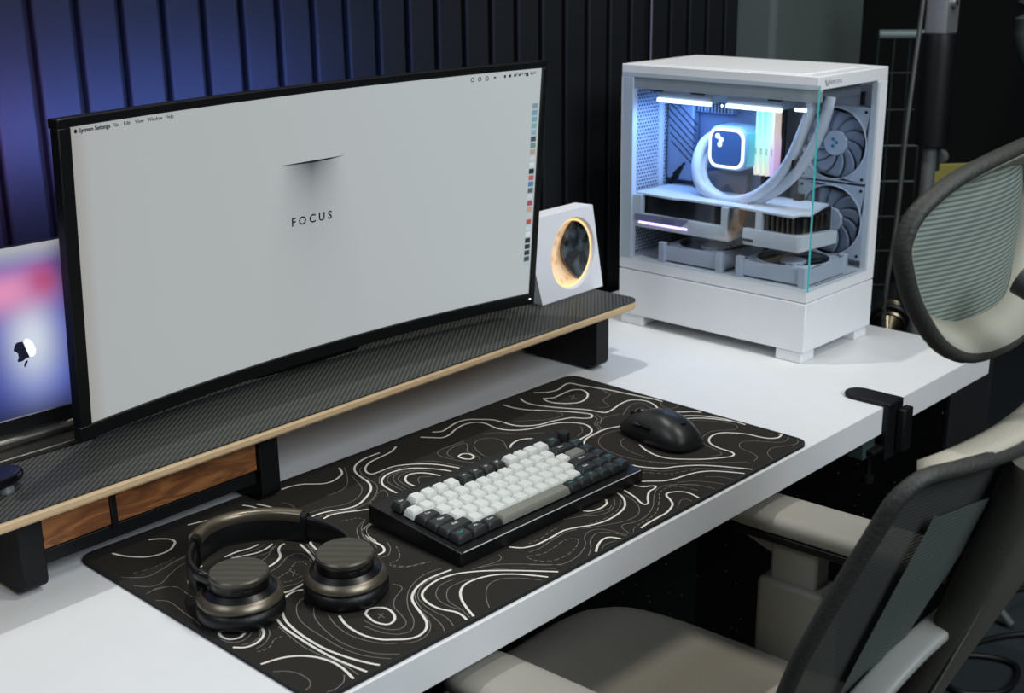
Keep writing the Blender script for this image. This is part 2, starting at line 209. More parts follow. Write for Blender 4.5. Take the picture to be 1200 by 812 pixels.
# printed contour lines of the desk mat, in millimetres on the cloth: T thick, t thin, d dashed
LINES = {'T':[[(73.1,384.4),(82.1,377.6),(89.9,367.3),(89.1,357.8),(83.9,352.3),(76.9,346.9),(68.3,344.4),(57.2,345.9),(47.1,351.7),(38.5,362.7),(32.9,373.3),(29.4,384.6)],[(77.5,288.8),(65.2,285.9),(51.5,273.3),(45.8,261.5),(43.7,251.8)],[(70.4,275.5),(64.8,272.3)],[(122.6,384.4),(138.5,380.4),(153.3,374.4),(165.2,364.0),(170.3,352.1)],[(195.0,382.9),(199.8,371.7),(201.7,355.1),(200.2,339.6)],[(207.9,373.2),(213.0,357.0),(214.8,340.5),(214.2,325.1)],[(252.4,385.2),(264.4,384.4),(279.0,378.7),(294.7,363.1),(306.7,359.1),(320.7,362.8),(332.0,369.8),(340.2,385.3)],[(226.2,297.6),(238.8,298.2),(253.9,294.0),(268.5,286.3),(283.5,284.1),(303.0,291.9),(323.3,305.9),(334.2,322.0),(338.9,339.2),(342.7,354.4),(349.3,367.0),(361.0,377.5),(379.5,384.4),(406.0,385.0)],[(234.7,284.2),(247.1,285.6),(261.2,280.1),(275.0,271.5),(285.2,266.0)],[(104.8,287.5),(119.7,288.2),(133.9,285.0),(147.2,285.5)],[(108.3,279.7),(123.9,273.6),(136.0,270.1),(148.2,271.6),(157.6,275.4)],[(117.1,235.4),(129.3,236.0),(144.2,243.7),(152.3,257.0),(159.5,264.1),(166.8,266.2)],[(177.1,252.2),(173.8,238.1),(168.5,221.7),(162.7,207.1)],[(193.0,257.8),(185.3,243.1),(179.2,222.1)],[(95.7,180.1),(104.0,176.1),(117.1,177.0),(134.7,179.2)],[(85.6,162.1),(95.8,169.9),(107.8,171.9),(116.0,168.6),(122.8,164.1)],[(434.0,385.3),(417.9,376.7),(398.4,373.6),(376.7,370.2),(361.1,360.5),(353.7,348.7),(355.5,340.1),(368.3,339.0),(386.5,338.7),(402.9,330.6),(418.5,316.4),(428.7,301.5),(435.7,283.5),(439.8,270.2)],[(336.7,272.5),(338.2,289.3),(341.4,304.4),(350.1,316.9),(365.6,325.5),(383.7,325.0),(399.9,316.9),(411.0,303.2),(420.2,287.5),(426.0,271.0)],[(364.6,273.4),(365.5,286.9),(370.4,297.4),(380.9,305.1),(391.7,302.8),(401.0,292.5),(407.7,271.9)],[(263.4,235.6),(249.6,229.2),(240.8,217.7),(236.1,196.9)],[(477.1,386.2),(486.5,373.2),(495.2,363.4),(508.5,363.8),(526.0,371.1),(546.5,375.8),(563.1,370.7),(569.3,358.1),(566.8,337.0),(569.9,321.7),(580.1,307.9),(596.8,297.7),(614.6,293.4),(636.4,284.8),(649.9,271.2),(655.2,253.2),(646.2,235.7),(632.5,227.9),(617.3,226.0),(599.8,223.2)],[(499.9,387.3),(511.1,380.1),(528.3,384.3),(545.8,388.6),(562.3,386.3),(573.7,375.9),(585.3,360.3),(588.4,344.6),(589.7,324.7),(597.8,311.5),(613.6,300.1),(634.9,296.2),(651.2,290.0),(662.9,284.9),(671.1,271.6),(680.2,265.5),(689.3,271.8),(688.4,281.2),(679.7,299.4),(667.1,319.5),(654.9,337.5),(645.7,350.4),(638.9,371.0),(638.1,389.3)],[(673.1,389.4),(666.3,374.8),(667.0,356.5),(676.3,333.0),(687.7,311.5),(699.9,290.9),(704.2,274.1),(709.4,263.2),(725.9,264.1),(748.0,269.3),(767.3,269.4),(777.5,262.2),(782.1,248.2),(777.1,231.9),(767.3,214.7),(768.8,201.2),(780.3,185.7),(790.7,176.5),(796,165.3)],[(694.5,365.2),(706.0,356.6),(725.3,357.4),(747.6,357.9),(758.0,347.9),(751.8,332.0),(737.3,321.1),(717.9,316.5),(702.9,324.6),(692.4,339.2),(689.7,352.8),(694.5,365.2)],[(703.6,391.2),(716.4,379.4),(735.0,374.1),(758.2,380.7),(769.4,379.4),(771.9,365.1),(777.0,345.1),(783.7,318.8),(788.0,290.9),(791.9,268.3),(795.7,246.1),(796,231.8)],[(600.8,210.9),(615.9,220.0),(636.8,223.1),(660.6,223.3),(683.4,215.1)],[(526.9,270.6),(537.1,279.0),(553.3,282.9),(565.1,278.7),(572.2,271.4)],[(647.3,157.1),(638.9,142.6),(633.5,127.2),(631.9,114.8),(635.0,99.5),(646.1,83.6),(660.2,67.8),(674.6,56.5),(689.0,47.3),(698.4,47.3),(703.9,55.2),(704.3,72.7),(709.1,89.1),(719.5,99.7),(734.9,104.9),(749.9,101.8),(760.9,89.3),(769.0,72.6),(771.0,56.6),(775.3,44.3),(784.7,37.4),(796,39.4),(796,43.5)],[(587.3,121.5),(591.1,107.9),(604.4,87.6),(620.3,77.8),(638.3,63.0),(651.1,46.6),(664.0,24.1),(674.3,4)],[(551.6,84.9),(561.1,76.2),(573.1,64.0),(587.3,57.7),(605.1,53.9),(623.2,48.0),(637.5,37.2),(648.7,20.0),(656.9,4)],[(767.1,178.0),(782.2,161.0),(790.4,143.5),(795.6,128.6),(796,114.0)],[(761.8,167.5),(775.0,155.9),(785.5,140.0),(795.9,112.8),(796,94.7)],[(453.8,4),(467.0,5.9),(486.1,6.6),(505.5,7.4),(525.1,14.3),(534.7,24.0),(542.7,36.1),(550.7,38.0),(560.2,31.6),(565.3,21.0),(562.0,4)],[(540.0,82.1),(544.0,71.4),(552.3,65.2),(554.7,60.7),(548.0,57.7),(537.5,57.0),(522.0,47.2),(512.9,39.6),(506.3,38.2),(506.1,44.2),(514.7,61.3),(521.7,82.7)],[(323.3,80.4),(329.7,69.8),(337.8,64.8),(348.1,61.9),(368.9,62.0),(391.4,63.2),(406.7,57.9),(423.2,49.3),(442.2,44.5),(463.7,45.6),(483.9,51.5),(497.9,62.2),(506.4,73.6),(509.4,82.4)],[(445.3,80.3),(450.1,73.8),(463.5,70.3),(478.0,72.8),(486.6,80.8)],[(376.2,4),(390.1,12.7),(404.2,17.4),(413.4,15.0),(418.1,4)],[(245.7,88.7),(230.5,90.8),(213.3,91.5),(195.3,86.8),(180.3,77.2),(171.7,65.4),(163.1,45.8),(155.5,30.1),(146.2,20.6),(134.2,16.5),(122.7,19.6),(112.1,29.5),(105.1,37.5),(99.9,51.6),(98.6,66.5),(100.8,83.7),(107.1,100.9)],[(183.9,4),(186.9,13.4),(187.1,23.4),(181.7,37.6),(181.0,50.9),(184.1,64.4),(191.1,74.0),(205.0,80.5),(223.1,83.0),(241.2,78.9),(256.7,69.6),(272.1,56.2),(291.7,34.4),(315.8,4)],[(193.1,4),(200.4,21.1),(209.0,36.8),(220.8,49.8),(235.1,56.1),(253.3,54.0),(269.8,45.8),(282.1,33.4),(292.0,18.8),(300.2,4)],[(262.6,234.8),(248.4,227.8),(239.0,214.4),(235.0,198.0),(233.3,182.1),(226.5,172.0),(217.4,170.7)],[(125.9,84.2),(134.1,89.5),(142.0,86.1),(147.1,77.2),(144.8,65.3),(138.4,56.1),(130.3,53.1),(125.4,56.6),(122.5,67.7),(125.9,84.2)],[(75.7,150.0),(66.7,131.4),(61.6,109.4),(59.4,85.0),(59.7,60.4),(64.2,35.5),(70.0,16.6),(75.0,5.0)],[(63.2,141.3),(57.6,121.6),(55.4,97.0),(54.2,70.1),(54.7,44.1),(57.5,21.5),(60.0,4.9)],[(4,85.4),(16.8,82.3),(28.8,77.0),(38.2,68.4),(45.4,56.9),(49.5,41.6),(49.2,25.4),(44.7,5.2)],[(12.1,163.4),(8.5,154.6),(8.7,145.9),(12.8,140.3),(19.5,138.5),(28.5,142.1)],[(4,128.3),(11.2,120.2),(20.9,118.1),(31.4,121.6),(39.0,128.6),(43.1,137.7)],[(465.1,302.2),(473.1,303.9),(479.1,297.2),(476.9,286.9),(469.3,283.6),(463.9,289.6),(463.1,297.5),(465.1,302.2)]],'t':[[(7.6,328.8),(15.2,318.2),(26.7,310.0),(45.1,312.9),(62.0,318.0),(78.4,319.3),(94.2,316.6),(105.9,312.6)],[(6.2,303.2),(14.8,290.5),(27.1,286.7),(43.2,296.3),(60.6,305.1),(75.9,307.4),(87.6,306.6),(97.5,303.0)],[(5.3,277.7),(18.4,280.7),(28.2,275.2),(34.4,264.3),(32.9,249.2),(33.5,237.6)],[(4.4,259.2),(11.6,249.1),(11.7,234.1),(9.5,215.8),(8.9,200.2),(6.6,184.7)],[(73.0,282.0),(60.9,276.7),(53.2,266.8),(48.9,255.9)],[(118.1,265.4),(131.0,263.2),(143.1,262.2),(154.4,269.8)],[(120.3,250.9),(133.1,253.6),(147.2,262.7),(158.5,270.3)],[(107.9,281.6),(124.9,280.0),(138.0,277.9),(151.8,280.3)],[(114.3,224.3),(130.4,227.7),(149.3,238.1),(162.0,237.7),(164.4,226.2),(159.3,210.0),(148.8,197.8),(133.7,186.7),(120.3,183.4),(103.5,189.5)],[(132.0,211.7),(132.1,197.6)],[(126.6,199.2),(136.6,208.9)],[(188.8,262.4),(180.0,241.3),(169.4,213.3)],[(191.4,259.5),(181.6,239.6),(174.0,217.9)],[(350.9,272.0),(355.0,295.5),(363.6,311.5),(377.2,319.1),(387.5,316.2),(398.9,308.1),(409.6,294.1)],[(346.7,273.6),(348.8,296.2),(354.3,312.2),(367.1,320.6),(387.2,321.1),(401.3,310.7)],[(357.9,273.5),(361.3,294.8),(367.6,307.0),(382.4,313.2),(394.4,308.4)],[(374.6,276.7),(380.7,285.8),(388.9,289.6),(398.1,279.3)],[(341.4,310.8),(352.4,324.0),(370.3,333.5),(388.2,330.1),(401.2,323.6)],[(335.3,356.2),(325.7,331.5),(318.9,317.0),(303.9,303.1),(287.9,296.9),(271.4,297.6),(253.3,306.1),(236.3,307.9),(229.0,314.3),(230.3,329.0),(233.1,343.3),(230.1,355.5)],[(345.2,381.7),(331.8,360.1),(316.8,341.5),(304.8,332.8),(291.2,329.5),(278.2,331.8)],[(340.9,333.7),(338.0,314.6),(328.3,300.3),(312.4,287.6),(297.4,280.3),(280.8,278.4),(266.0,283.3),(248.1,291.9)],[(326.2,293.4),(332.3,292.7),(328.3,281.9),(320.6,272.3)],[(359.3,365.9),(350.8,358.6),(344.3,342.9),(343.2,331.1)],[(231.1,291.1),(246.4,289.8),(262.6,284.3),(277.2,276.6)],[(265.1,247.5),(247.8,239.3),(237.4,229.4),(228.1,213.5)],[(257.1,234.4),(244.6,229.4),(235.2,216.0),(230.8,200.1)],[(728.1,345.1),(725.1,330.5)],[(718.8,333.1),(734.8,342.1)],[(785.9,344.5),(773.9,316.0),(768.6,303.8),(745.8,298.2),(730.8,275.7),(716.0,283.9)],[(792.3,232.3),(780.4,219.6),(781.3,205.7),(794.7,203.4)],[(716.2,229.0),(734.3,233.4),(750.2,240.9),(752.2,230.1),(737.1,213.6)],[(717.5,239.9),(752.6,255.3),(770.9,252.1),(767.4,234.4),(754.9,210.2)],[(688.4,268.6),(681.8,255.5),(664.8,246.4),(652.4,228.7),(627.8,218.0)],[(695.2,269.2),(685.6,251.2),(667.3,243.5),(658.3,229.9),(639.3,220.3)],[(669.8,240.7),(689.0,251.5),(705.1,249.7),(717.1,244.5)],[(672.3,206.2),(653.1,212.4),(629.4,208.5),(611.0,192.1),(602.0,166.1),(603.4,133.0),(613.7,107.6),(633.4,78.7)],[(650.9,184.4),(640.0,181.6),(626.5,167.3),(619.9,146.0),(618.8,122.6)],[(646.1,255.4),(634.1,241.5),(616.2,234.8)],[(761.2,157.7),(773.8,143.4),(783.2,122.4),(787.9,107.5),(782.2,98.0),(769.2,97.1),(753.4,111.0),(736.3,114.8),(714.8,108.6)],[(796.0,28.5),(783.5,23.9),(769.5,30.0),(758.4,48.4),(746.3,62.0),(733.2,62.0),(722.2,52.5),(718.5,35.2),(711.9,21.5),(697.3,17.2)],[(796,16.3),(786.7,9.1),(772.3,10.7),(756.1,21.6),(742.0,23.1),(728.4,17.0),(718.3,4.0)],[(705.9,100.1),(699.9,84.9),(694.4,65.9),(687.7,59.2),(675.6,65.8)],[(609.0,112.9),(621.1,89.1),(644.1,73.5),(665.5,46.1),(690.7,21.2)],[(617.5,33.5),(628.8,20.8),(633.0,4)],[(580.9,48.9),(597.9,36.2),(609.0,17.4),(613.4,4)],[(561.8,51.4),(575.8,45.1),(589.3,30.1),(593.8,16.9),(595.2,4)],[(583.6,104.3),(597.3,82.2),(620.0,66.8),(638.3,48.2),(656.5,19.1)],[(521.3,4),(531.2,10.3),(545.1,15.5),(550.0,10.0),(548.4,4)],[(434.7,4.4),(440.1,19.6),(448.2,24.1),(460.4,18.7),(480.6,18.4),(507.1,28.6),(533.3,46.5),(552.9,55.2),(571.4,50.2),(592.1,23.8)],[(511.8,73.7),(505.3,53.9),(493.7,37.7),(477.1,27.8),(457.0,28.0),(437.2,36.4),(419.0,45.8),(409.0,51.6)],[(412.7,81.8),(433.3,72.2),(446.7,60.6),(463.1,57.5),(480.9,63.6),(494.5,75.0)],[(432.8,76.1),(452.0,67.1),(469.1,62.4),(478.7,66.0)],[(328.4,56.2),(343.9,54.0),(368.3,57.4),(390.8,58.6),(405.0,54.4)],[(307.3,36.9),(321.7,20.0),(336.1,11.1),(358.6,12.8),(380.9,22.8),(396.2,36.7),(411.1,41.2),(421.7,35.8),(426.7,23.8),(430.0,4)],[(363.6,4),(379.8,14.0),(392.4,25.5),(409.8,32.0),(419.8,26.2),(425.4,14.8),(427.1,4)],[(385.8,4),(394.7,7.6),(405.6,6.7),(411.5,4)],[(215.2,4.7),(225.5,18.6),(240.2,32.7),(254.5,39.0),(268.7,34.7),(280.0,23.5),(290.9,4)],[(189.1,4.9),(194.7,23.2),(197.1,41.6),(205.2,54.0),(217.3,62.5),(233.3,62.5),(249.4,58.3)],[(194.6,19.2),(191.2,35.5),(192.5,50.9),(200.1,64.0),(215.7,73.1),(234.8,72.3)],[(167.4,5.0),(174.0,21.6),(174.2,37.7),(176.4,56.1),(182.3,70.7),(195.2,82.5),(210.2,88.2),(229.3,87.5)],[(155.1,4.9),(161.5,15.4),(166.7,33.7),(170.7,54.0),(180.4,72.8),(193.3,84.7),(214.3,90.5)],[(107.8,24.7),(120.2,13.0),(134.2,10.7),(148.9,17.7),(158.9,30.3),(166.9,49.9)],[(242.2,98.8),(218.7,101.6),(196.5,94.5),(179.2,82.8),(162.3,63.3),(149.3,40.9),(134.9,29.2),(124.3,31.3),(118.9,37.2),(113.8,47.5),(110.4,68.0)],[(184.0,110.5),(186.8,102.9),(183.2,95.8),(167.2,87.4),(154.9,75.6),(148.4,58.1),(142.5,44.4),(133.1,39.0),(124.1,43.1),(118.2,56.6),(117.4,76.2)],[(266.8,71.5),(288.3,59.5),(312.0,33.1),(330.5,10.1)],[(274.4,58.3),(296.3,38.7),(319.7,10.4)],[(260.6,73.6),(277.2,69.3),(290.9,66.1),(299.3,69.0),(302.5,75.2)],[(243.2,186.4),(236.6,173.2),(224.0,162.4),(215.7,164.2)],[(262.2,245.2),(247.6,234.1),(235.8,215.4),(232.9,197.8),(227.0,184.0)],[(134.6,76.5),(133.8,65.2)],[(129.3,69.4),(138.7,72.9)],[(100.7,109.2),(93.6,89.7),(90.8,67.5),(94.0,48.7),(102.2,30.2),(117.2,15.5)],[(100.9,132.4),(88.9,115.0),(81.3,91.5),(77.1,65.4),(78.9,43.0),(86.3,21.9),(99.5,5.6)],[(114.2,153.1),(102.7,153.7),(90.6,146.0),(78.3,126.7),(73.0,104.6),(71.5,79.2),(70.9,53.6),(76.1,27.7),(88.9,5.3)],[(55.6,127.8),(51.6,105.0),(48.7,81.9),(49.9,58.4),(53.7,32.8),(51.8,6.9)],[(4.2,67.4),(13.8,57.4),(17.9,44.3),(16.9,31.9),(11.6,24.2),(4.6,22.1)],[(43.4,16.3),(35.6,7.8),(23.8,4.2),(16.0,6.2)],[(46.1,130.5),(40.2,121.4),(27.8,112.3),(17.3,110.9)],[(41.8,139.2),(34.4,127.9),(22.2,122.2),(12.1,125.9)],[(32.9,139.2),(25.6,133.7),(15.0,132.1),(7.1,138.9),(4.7,149.2)],[(14.6,279.6),(25.6,276.3),(33.8,268.5),(33.9,256.0),(32.6,240.0)],[(470.9,271.4),(460.0,278.1),(452.8,298.6),(450.2,319.0),(455.7,330.5),(467.9,334.9),(484.8,334.1),(504.9,333.6)],[(456.1,301.9),(460.5,318.0),(472.3,326.3),(488.5,329.9),(500.3,327.7),(498.0,319.3),(484.0,305.9),(481.5,294.5),(479.1,279.5),(471.1,271.1)],[(486.2,271.5),(490.8,291.1),(501.7,311.4),(516.0,321.2),(530.5,319.9),(539.1,310.2),(537.5,293.3),(522.9,273.0)],[(598.6,333.1),(615.3,322.4),(633.8,305.5),(657.5,299.4),(666.4,305.9),(663.4,313.6)],[(538.9,333.4),(558.7,318.7),(572.4,295.6),(597.3,275.3)],[(414.6,327.7),(431.9,315.2),(439.7,292.6),(445.1,273.0)]],'d':[[(19.7,327.0),(38.0,323.1),(48.4,323.5),(60.8,324.2),(69.4,326.9)],[(109.9,206.2),(119.9,208.9),(132.0,211.7),(145.3,220.7),(152.7,218.3),(151.3,206.9),(140.4,195.4),(126.9,192.0),(115.7,193.9),(108.6,200.9),(109.9,206.2)],[(296.0,276.1),(313.5,286.3),(325.1,294.6)],[(244.1,264.3),(253.4,260.6),(262.2,256.3),(263.9,246.1)],[(576.6,98.9),(587.5,83.4),(596.0,70.6),(610.5,64.2),(629.7,52.6)],[(440.0,4),(449.0,9.7),(464.2,11.7),(480.8,12.5),(501.1,18.0),(527.6,35.0),(544.2,46.5),(562.4,47.7),(573.0,38.9),(578.5,14.2)],[(343.3,69.9),(360.4,68.8),(380.7,72.5),(392.6,72.6)],[(422.5,52.8),(442.9,49.2),(468.5,51.5),(488.8,60.6),(497.5,68.6)],[(321.6,50.0),(336.0,42.8),(353.0,43.8),(375.2,47.1),(385.0,41.4),(382.7,33.7),(366.9,25.8),(348.3,21.7),(329.8,25.3),(319.9,36.3),(317.7,48.4),(321.6,50.0)],[(211.9,141.9),(219.7,128.5),(233.9,122.3),(245.2,117.0)],[(243.0,171.2),(234.3,155.9),(224.5,147.2),(212.5,146.0),(209.8,139.5),(217.6,128.5),(231.8,122.2),(245.2,117.0)],[(14.4,104.9),(25.9,103.2),(38.7,111.7),(47.2,109.9)]]}
# ---------------------------------------------------------------- materials
white_desk = mat('white_desk_laminate', (216, 218, 219), .5, bump=.05, bscale=900)
white_case = mat('white_powder_coat', (226, 228, 231), .4)
black_plastic = mat('black_plastic', (8, 9, 10), .45, spec=.35)
black_matte = mat('black_matte_metal', (8, 9, 10), .55, spec=.3, bump=.1, bscale=500)
black_gloss = mat('black_gloss', (8, 9, 12), .12)
chrome = mat('chrome', (180, 184, 188), .25, .75)
grey_metal = mat('grey_metal', (128, 132, 132), .35, .6)
oak = mat('plywood_edge', (196, 168, 130), .55, noise=.12, nscale=60)
charcoal = mat('charcoal_slat', (20, 23, 26), .62, spec=.2, bump=.15, bscale=300, noise=.12, nscale=12)
gap_black = mat('black_gap', (5, 5, 7), .9)
wall_dark = mat('dark_wall', (9, 11, 12), .85)
pale_paint = mat('curtain_grey_green', (70, 80, 78), .8)
printm = mat('black_print', (22, 24, 28), .6)

# ---------------------------------------------------------------- setting
def struct(name, bm, m, parent=None, **k):
    o = obj(name, bm, m, parent, **k)
    if not parent: o['kind'] = 'structure'
    return o
carpet = mat('dark_teal_carpet', (30, 40, 45), .95, bump=.8, bscale=250, noise=.35, nscale=120)
struct('floor', B((-2.5, 4.2, -2.5, 3.2, -.78, -.74)), carpet)
wall_back = struct('wall_back', B((-.8, 1.635, .700, .76, -.74, 1.7)), gap_black)
sl = None
for i in range(39):
    x0 = -.665+i*.0592
    if sl is None:
        sl = B((0, .0490, .684, .699, -.735, 1.69)); o = struct('slat', sl, charcoal, wall_back, bevel=.0035, seg=2); slme = o.data
    else: o = struct('slat', slme, charcoal, wall_back, bevel=.0035, seg=2)
    o.location.x = x0
struct('trim_1', B((1.625, 1.98, .60, .78, -.74, 1.7)), pale_paint, bevel=.012)
struct('wall_right', B((4.1, 4.2, -2.5, 3.2, -.74, 1.9)), wall_dark)
struct('wall_far', B((1.9, 4.2, 2.6, 2.7, -.74, 1.9)), wall_dark)
struct('baseboard_right', B((2.07, 2.09, -.25, .24, -.74, -.728)), mat('pale_trim', (200, 200, 196), .5), rot=(0, 0, 0))

# ---------------------------------------------------------------- desk
desk = thing('desk', 'long white desk with a thick flat top, carrying the screens and the white computer', 'desk', (0, 0, -.74))
desk_o = Vector((0, 0, .74))
obj('desktop', B((-1.0, 1.3365, -.005, .665, .74-.040, .74)), white_desk, desk, bevel=.0012)
for x in (-.9, 1.255):
    obj('leg', B((x, x+.06, .52, .60, .03, .70)), black_matte, desk, bevel=.004)
    obj('foot', B((x-.005, x+.065, .04, .64, 0, .03)), black_matte, desk, bevel=.004)
obj('crossbeam', B((-.9, 1.30, .54, .58, .655, .70)), black_matte, desk)
speck = mat('black_speckled_panel', (4, 5, 6), .95, spec=.15)
nt, N, M, MIX, bs = nodes_of(speck)
tc = N('ShaderNodeTexCoord'); vo = N('ShaderNodeTexVoronoi'); vo.inputs['Scale'].default_value = 55
nt.links.new(tc.outputs['Object'], vo.inputs['Vector'])
dot = M('LESS_THAN', vo.outputs['Distance'], .055)
nt.links.new(MIX(dot, lin((4, 5, 6)), lin((150, 155, 155))), bs.inputs['Base Color'])
obj('back_panel', B((-.85, 1.25, .50, .51, .02, .69)), speck, desk, label='black modesty panel flecked with pale specks')
obj('side_panel', B((1.318, 1.330, .05, .60, .02, .695)), speck, desk, label='black side panel flecked with pale specks')

# ---------------------------------------------------------------- desk mat
matm = mat('mat_cloth', (44, 42, 38), .9, spec=.08, bump=.25, bscale=1500, noise=.10, nscale=500)
dm = thing('desk_mat', 'large black desk mat printed with white contour lines, under the keyboard', 'desk mat', (0, 0, 0))
MW, MD = .800, .404
obj('cloth', prism(rrect(0, MW, 0, MD, .018, 8), .0002, .0035), matm, dm)
o_ = rrect(-.0008, MW+.0008, -.0008, MD+.0008, .019, 8); i_ = rrect(.0022, MW-.0022, .0022, MD-.0022, .016, 8)
obj('stitched_edge', ring_prism(o_, i_, .0002, .0042), mat('mat_edge', (12, 13, 14), .8, bump=.8, bscale=900), dm)
pr_bm = {'T': bmesh.new(), 't': bmesh.new()}
def ribbon(bm, pts, w, z):
    L = []
    for i, p in enumerate(pts):
        a = pts[max(i-1, 0)]; b = pts[min(i+1, len(pts)-1)]; t = (b-a)
        if t.length < 1e-7: t = Vector((1, 0))
        t.normalize(); n = Vector((-t.y, t.x))*w/2
        L.append((bm.verts.new((p.x+n.x, p.y+n.y, z)), bm.verts.new((p.x-n.x, p.y-n.y, z))))
    for a, b in zip(L, L[1:]): bm.faces.new((a[0], a[1], b[1], b[0]))
for key, ls in LINES.items():
    for pl in ls:
        P = cr([(x/1000, y/1000) for x, y in pl], 6)
        if key == 'd':
            for i in range(0, len(P)-2, 3): ribbon(pr_bm['t'], P[i:i+3], .0009, .00375)
        else: ribbon(pr_bm[key], P, .0026 if key == 'T' else .00075, .0038 if key == 'T' else .00372)
obj('thick_printed_lines', pr_bm['T'], mat('mat_print_white', (214, 212, 202), .7), dm, kind='stuff')
obj('thin_printed_lines', pr_bm['t'], mat('mat_print_grey', (118, 118, 112), .8), dm, kind='stuff')

# ---------------------------------------------------------------- desk shelf
SH = thing('desk_shelf', 'long low desk shelf with black carbon-look top and pale plywood edge', 'shelf', (0, .3335, .0048), (0, 0, math.radians(1.75)))
carb = mat('carbon_twill', (20, 22, 23), .38, spec=.22)
nt, N, M, MIX, bs = nodes_of(carb)
tc = N('ShaderNodeTexCoord'); sx = N('ShaderNodeSeparateXYZ'); nt.links.new(tc.outputs['Object'], sx.inputs[0])
q = M('FRACT', M('DIVIDE', M('SUBTRACT', M('MULTIPLY', sx.outputs[0], .78), M('MULTIPLY', sx.outputs[1], 1.0)), .0068))
st = M('SMOOTH_MIN', M('MULTIPLY', M('ABSOLUTE', M('SUBTRACT', q, .5)), 4), 1.0, .3)
q2 = M('FRACT', M('DIVIDE', M('ADD', sx.outputs[0], sx.outputs[1]), .0023))
nt.links.new(MIX(st, lin((5, 6, 7)), lin((68, 69, 64))), bs.inputs['Base Color'])
nt.links.new(M('MULTIPLY_ADD', st, .15, .42), bs.inputs['Roughness'])
bp = N('ShaderNodeBump'); bp.inputs['Strength'].default_value = .5; bp.inputs['Distance'].default_value = .0004
nt.links.new(M('ADD', st, M('MULTIPLY', q2, .3)), bp.inputs['Height']); nt.links.new(bp.outputs[0], bs.inputs['Normal'])
poly = rrect(-.36, .915, 0, .235, [.01, .022, .022, .01], 8)
obj('plywood_board', prism(rrect(-.36, .915, 0, .235, [.01, .024, .024, .01], 8), .0865, .0985), oak, SH, bevel=.0035, seg=2)
obj('top_sheet', prism(rrect(-.359, .914, .001, .234, [.01, .022, .022, .01], 8), .0985, .1), carb, SH)
for i, x in enumerate((-.079, .842)):
    obj('leg', prism(rrect(.030, .19, 0, .0867, [.012, .012, 0, 0], 5), x, x+.027 if i == 0 else x+.030, 'x'), black_matte, SH, bevel=.0012)
obj('leg', prism(rrect(.030, .19, 0, .0867, [.012, .012, 0, 0], 5), .216, .243, 'x'), black_matte, SH, bevel=.0012)
dw = []
obj('drawer_housing', B((-.052, .216, .036, .19, .0735, .0865), (-.052, .216, .040, .19, .0205, .0355), (.0265, .0335, .034, .19, .0355, .0735), (-.052, .216, .18, .19, .0355, .0735)), black_matte, SH, bevel=.0008)
walnut = mat('walnut', (150, 92, 50), .5)
nt, N, M, MIX, bs = nodes_of(walnut)
tc = N('ShaderNodeTexCoord'); mp = N('ShaderNodeMapping'); mp.inputs['Scale'].default_value = (7, 30, 34)
nt.links.new(tc.outputs['Object'], mp.inputs[0]); no = N('ShaderNodeTexNoise'); no.inputs['Scale'].default_value = 1.2; no.inputs['Detail'].default_value = 3
no.inputs['Distortion'].default_value = 1.4
nt.links.new(mp.outputs[0], no.inputs['Vector'])
w_ = M('MULTIPLY', M('PINGPONG', M('MULTIPLY', no.outputs['Fac'], 4), .5), 2)
cr_ = N('ShaderNodeValToRGB'); cr_.color_ramp.elements[0].color = (*lin((104, 62, 34)), 1); cr_.color_ramp.elements[1].color = (*lin((156, 102, 58)), 1)
cr_.color_ramp.elements.new(.55).color = (*lin((132, 82, 44)), 1)
nt.links.new(w_, cr_.inputs[0]); nt.links.new(cr_.outputs[0], bs.inputs['Base Color'])
for x0, x1, lb in ((-.051, .0262, 'short walnut drawer front'), (.0338, .2155, 'long walnut drawer front with swirling grain')):
    d = obj('drawer', B((x0+.003, x1-.003, .042, .175, .037, .070)), black_matte, SH)
    obj('drawer_front', B((x0, x1, .0365, .042, .0385, .0720)), walnut, d, bevel=.0006, label=lb)

# ---------------------------------------------------------------- monitor
MO = thing('monitor', 'wide curved monitor with thin black bezel showing a pale grey wallpaper', 'monitor', (.3859, .4293, .1048))
TILT = math.radians(-5.0); MROLL = math.tan(math.radians(.593))
MWH, MZ0, MZ1, SAG = .353, .0152, .3596, .0362
R_ = (MWH**2+SAG**2)/(2*SAG)
YROT = math.radians(-.8)
def mp_(u, z, off=0):
    """u -1..1 along the arc, z height, off = toward the wall"""
    a = math.asin(MWH/R_)*u; x = R_*math.sin(a); y = SAG-R_*(1-math.cos(a))
    nx, ny = math.sin(a), math.cos(a)
    x += nx*off; y += ny*off
    y += (z-MZ0)*math.tan(TILT)
    return Vector((x*math.cos(YROT)-y*math.sin(YROT), x*math.sin(YROT)+y*math.cos(YROT), z+x*MROLL))
def curved(u0, u1, z0, z1, o0, o1, n=40, uv=False):
    bm = bmesh.new(); cols = []
    for i in range(n+1):
        u = u0+(u1-u0)*i/n
        cols.append([bm.verts.new(mp_(u, z, o)) for z, o in ((z0, o0), (z1, o0), (z1, o1), (z0, o1))])
    for a, b in zip(cols, cols[1:]):
        for k in range(4): bm.faces.new((a[k], a[(k+1) % 4], b[(k+1) % 4], b[k]))
    bm.faces.new(cols[0]); bm.faces.new(cols[-1][::-1]); return bm
BZ = .0115; ub = BZ/MWH
SZ0, SZ1 = MZ0+.0165, MZ1-.0095
bez = mat('bezel_black', (8, 9, 10), .38, spec=.4)
obj('bezel', curved(-1, 1, MZ0, SZ0, -.003, .009), bez, MO, bevel=.001)
obj('bezel', curved(-1, 1, SZ1, MZ1, -.003, .012), bez, MO, bevel=.001)
obj('bezel', curved(-1, -1+ub*1.35, SZ0, SZ1, -.003, .009, 2), bez, MO, bevel=.001)
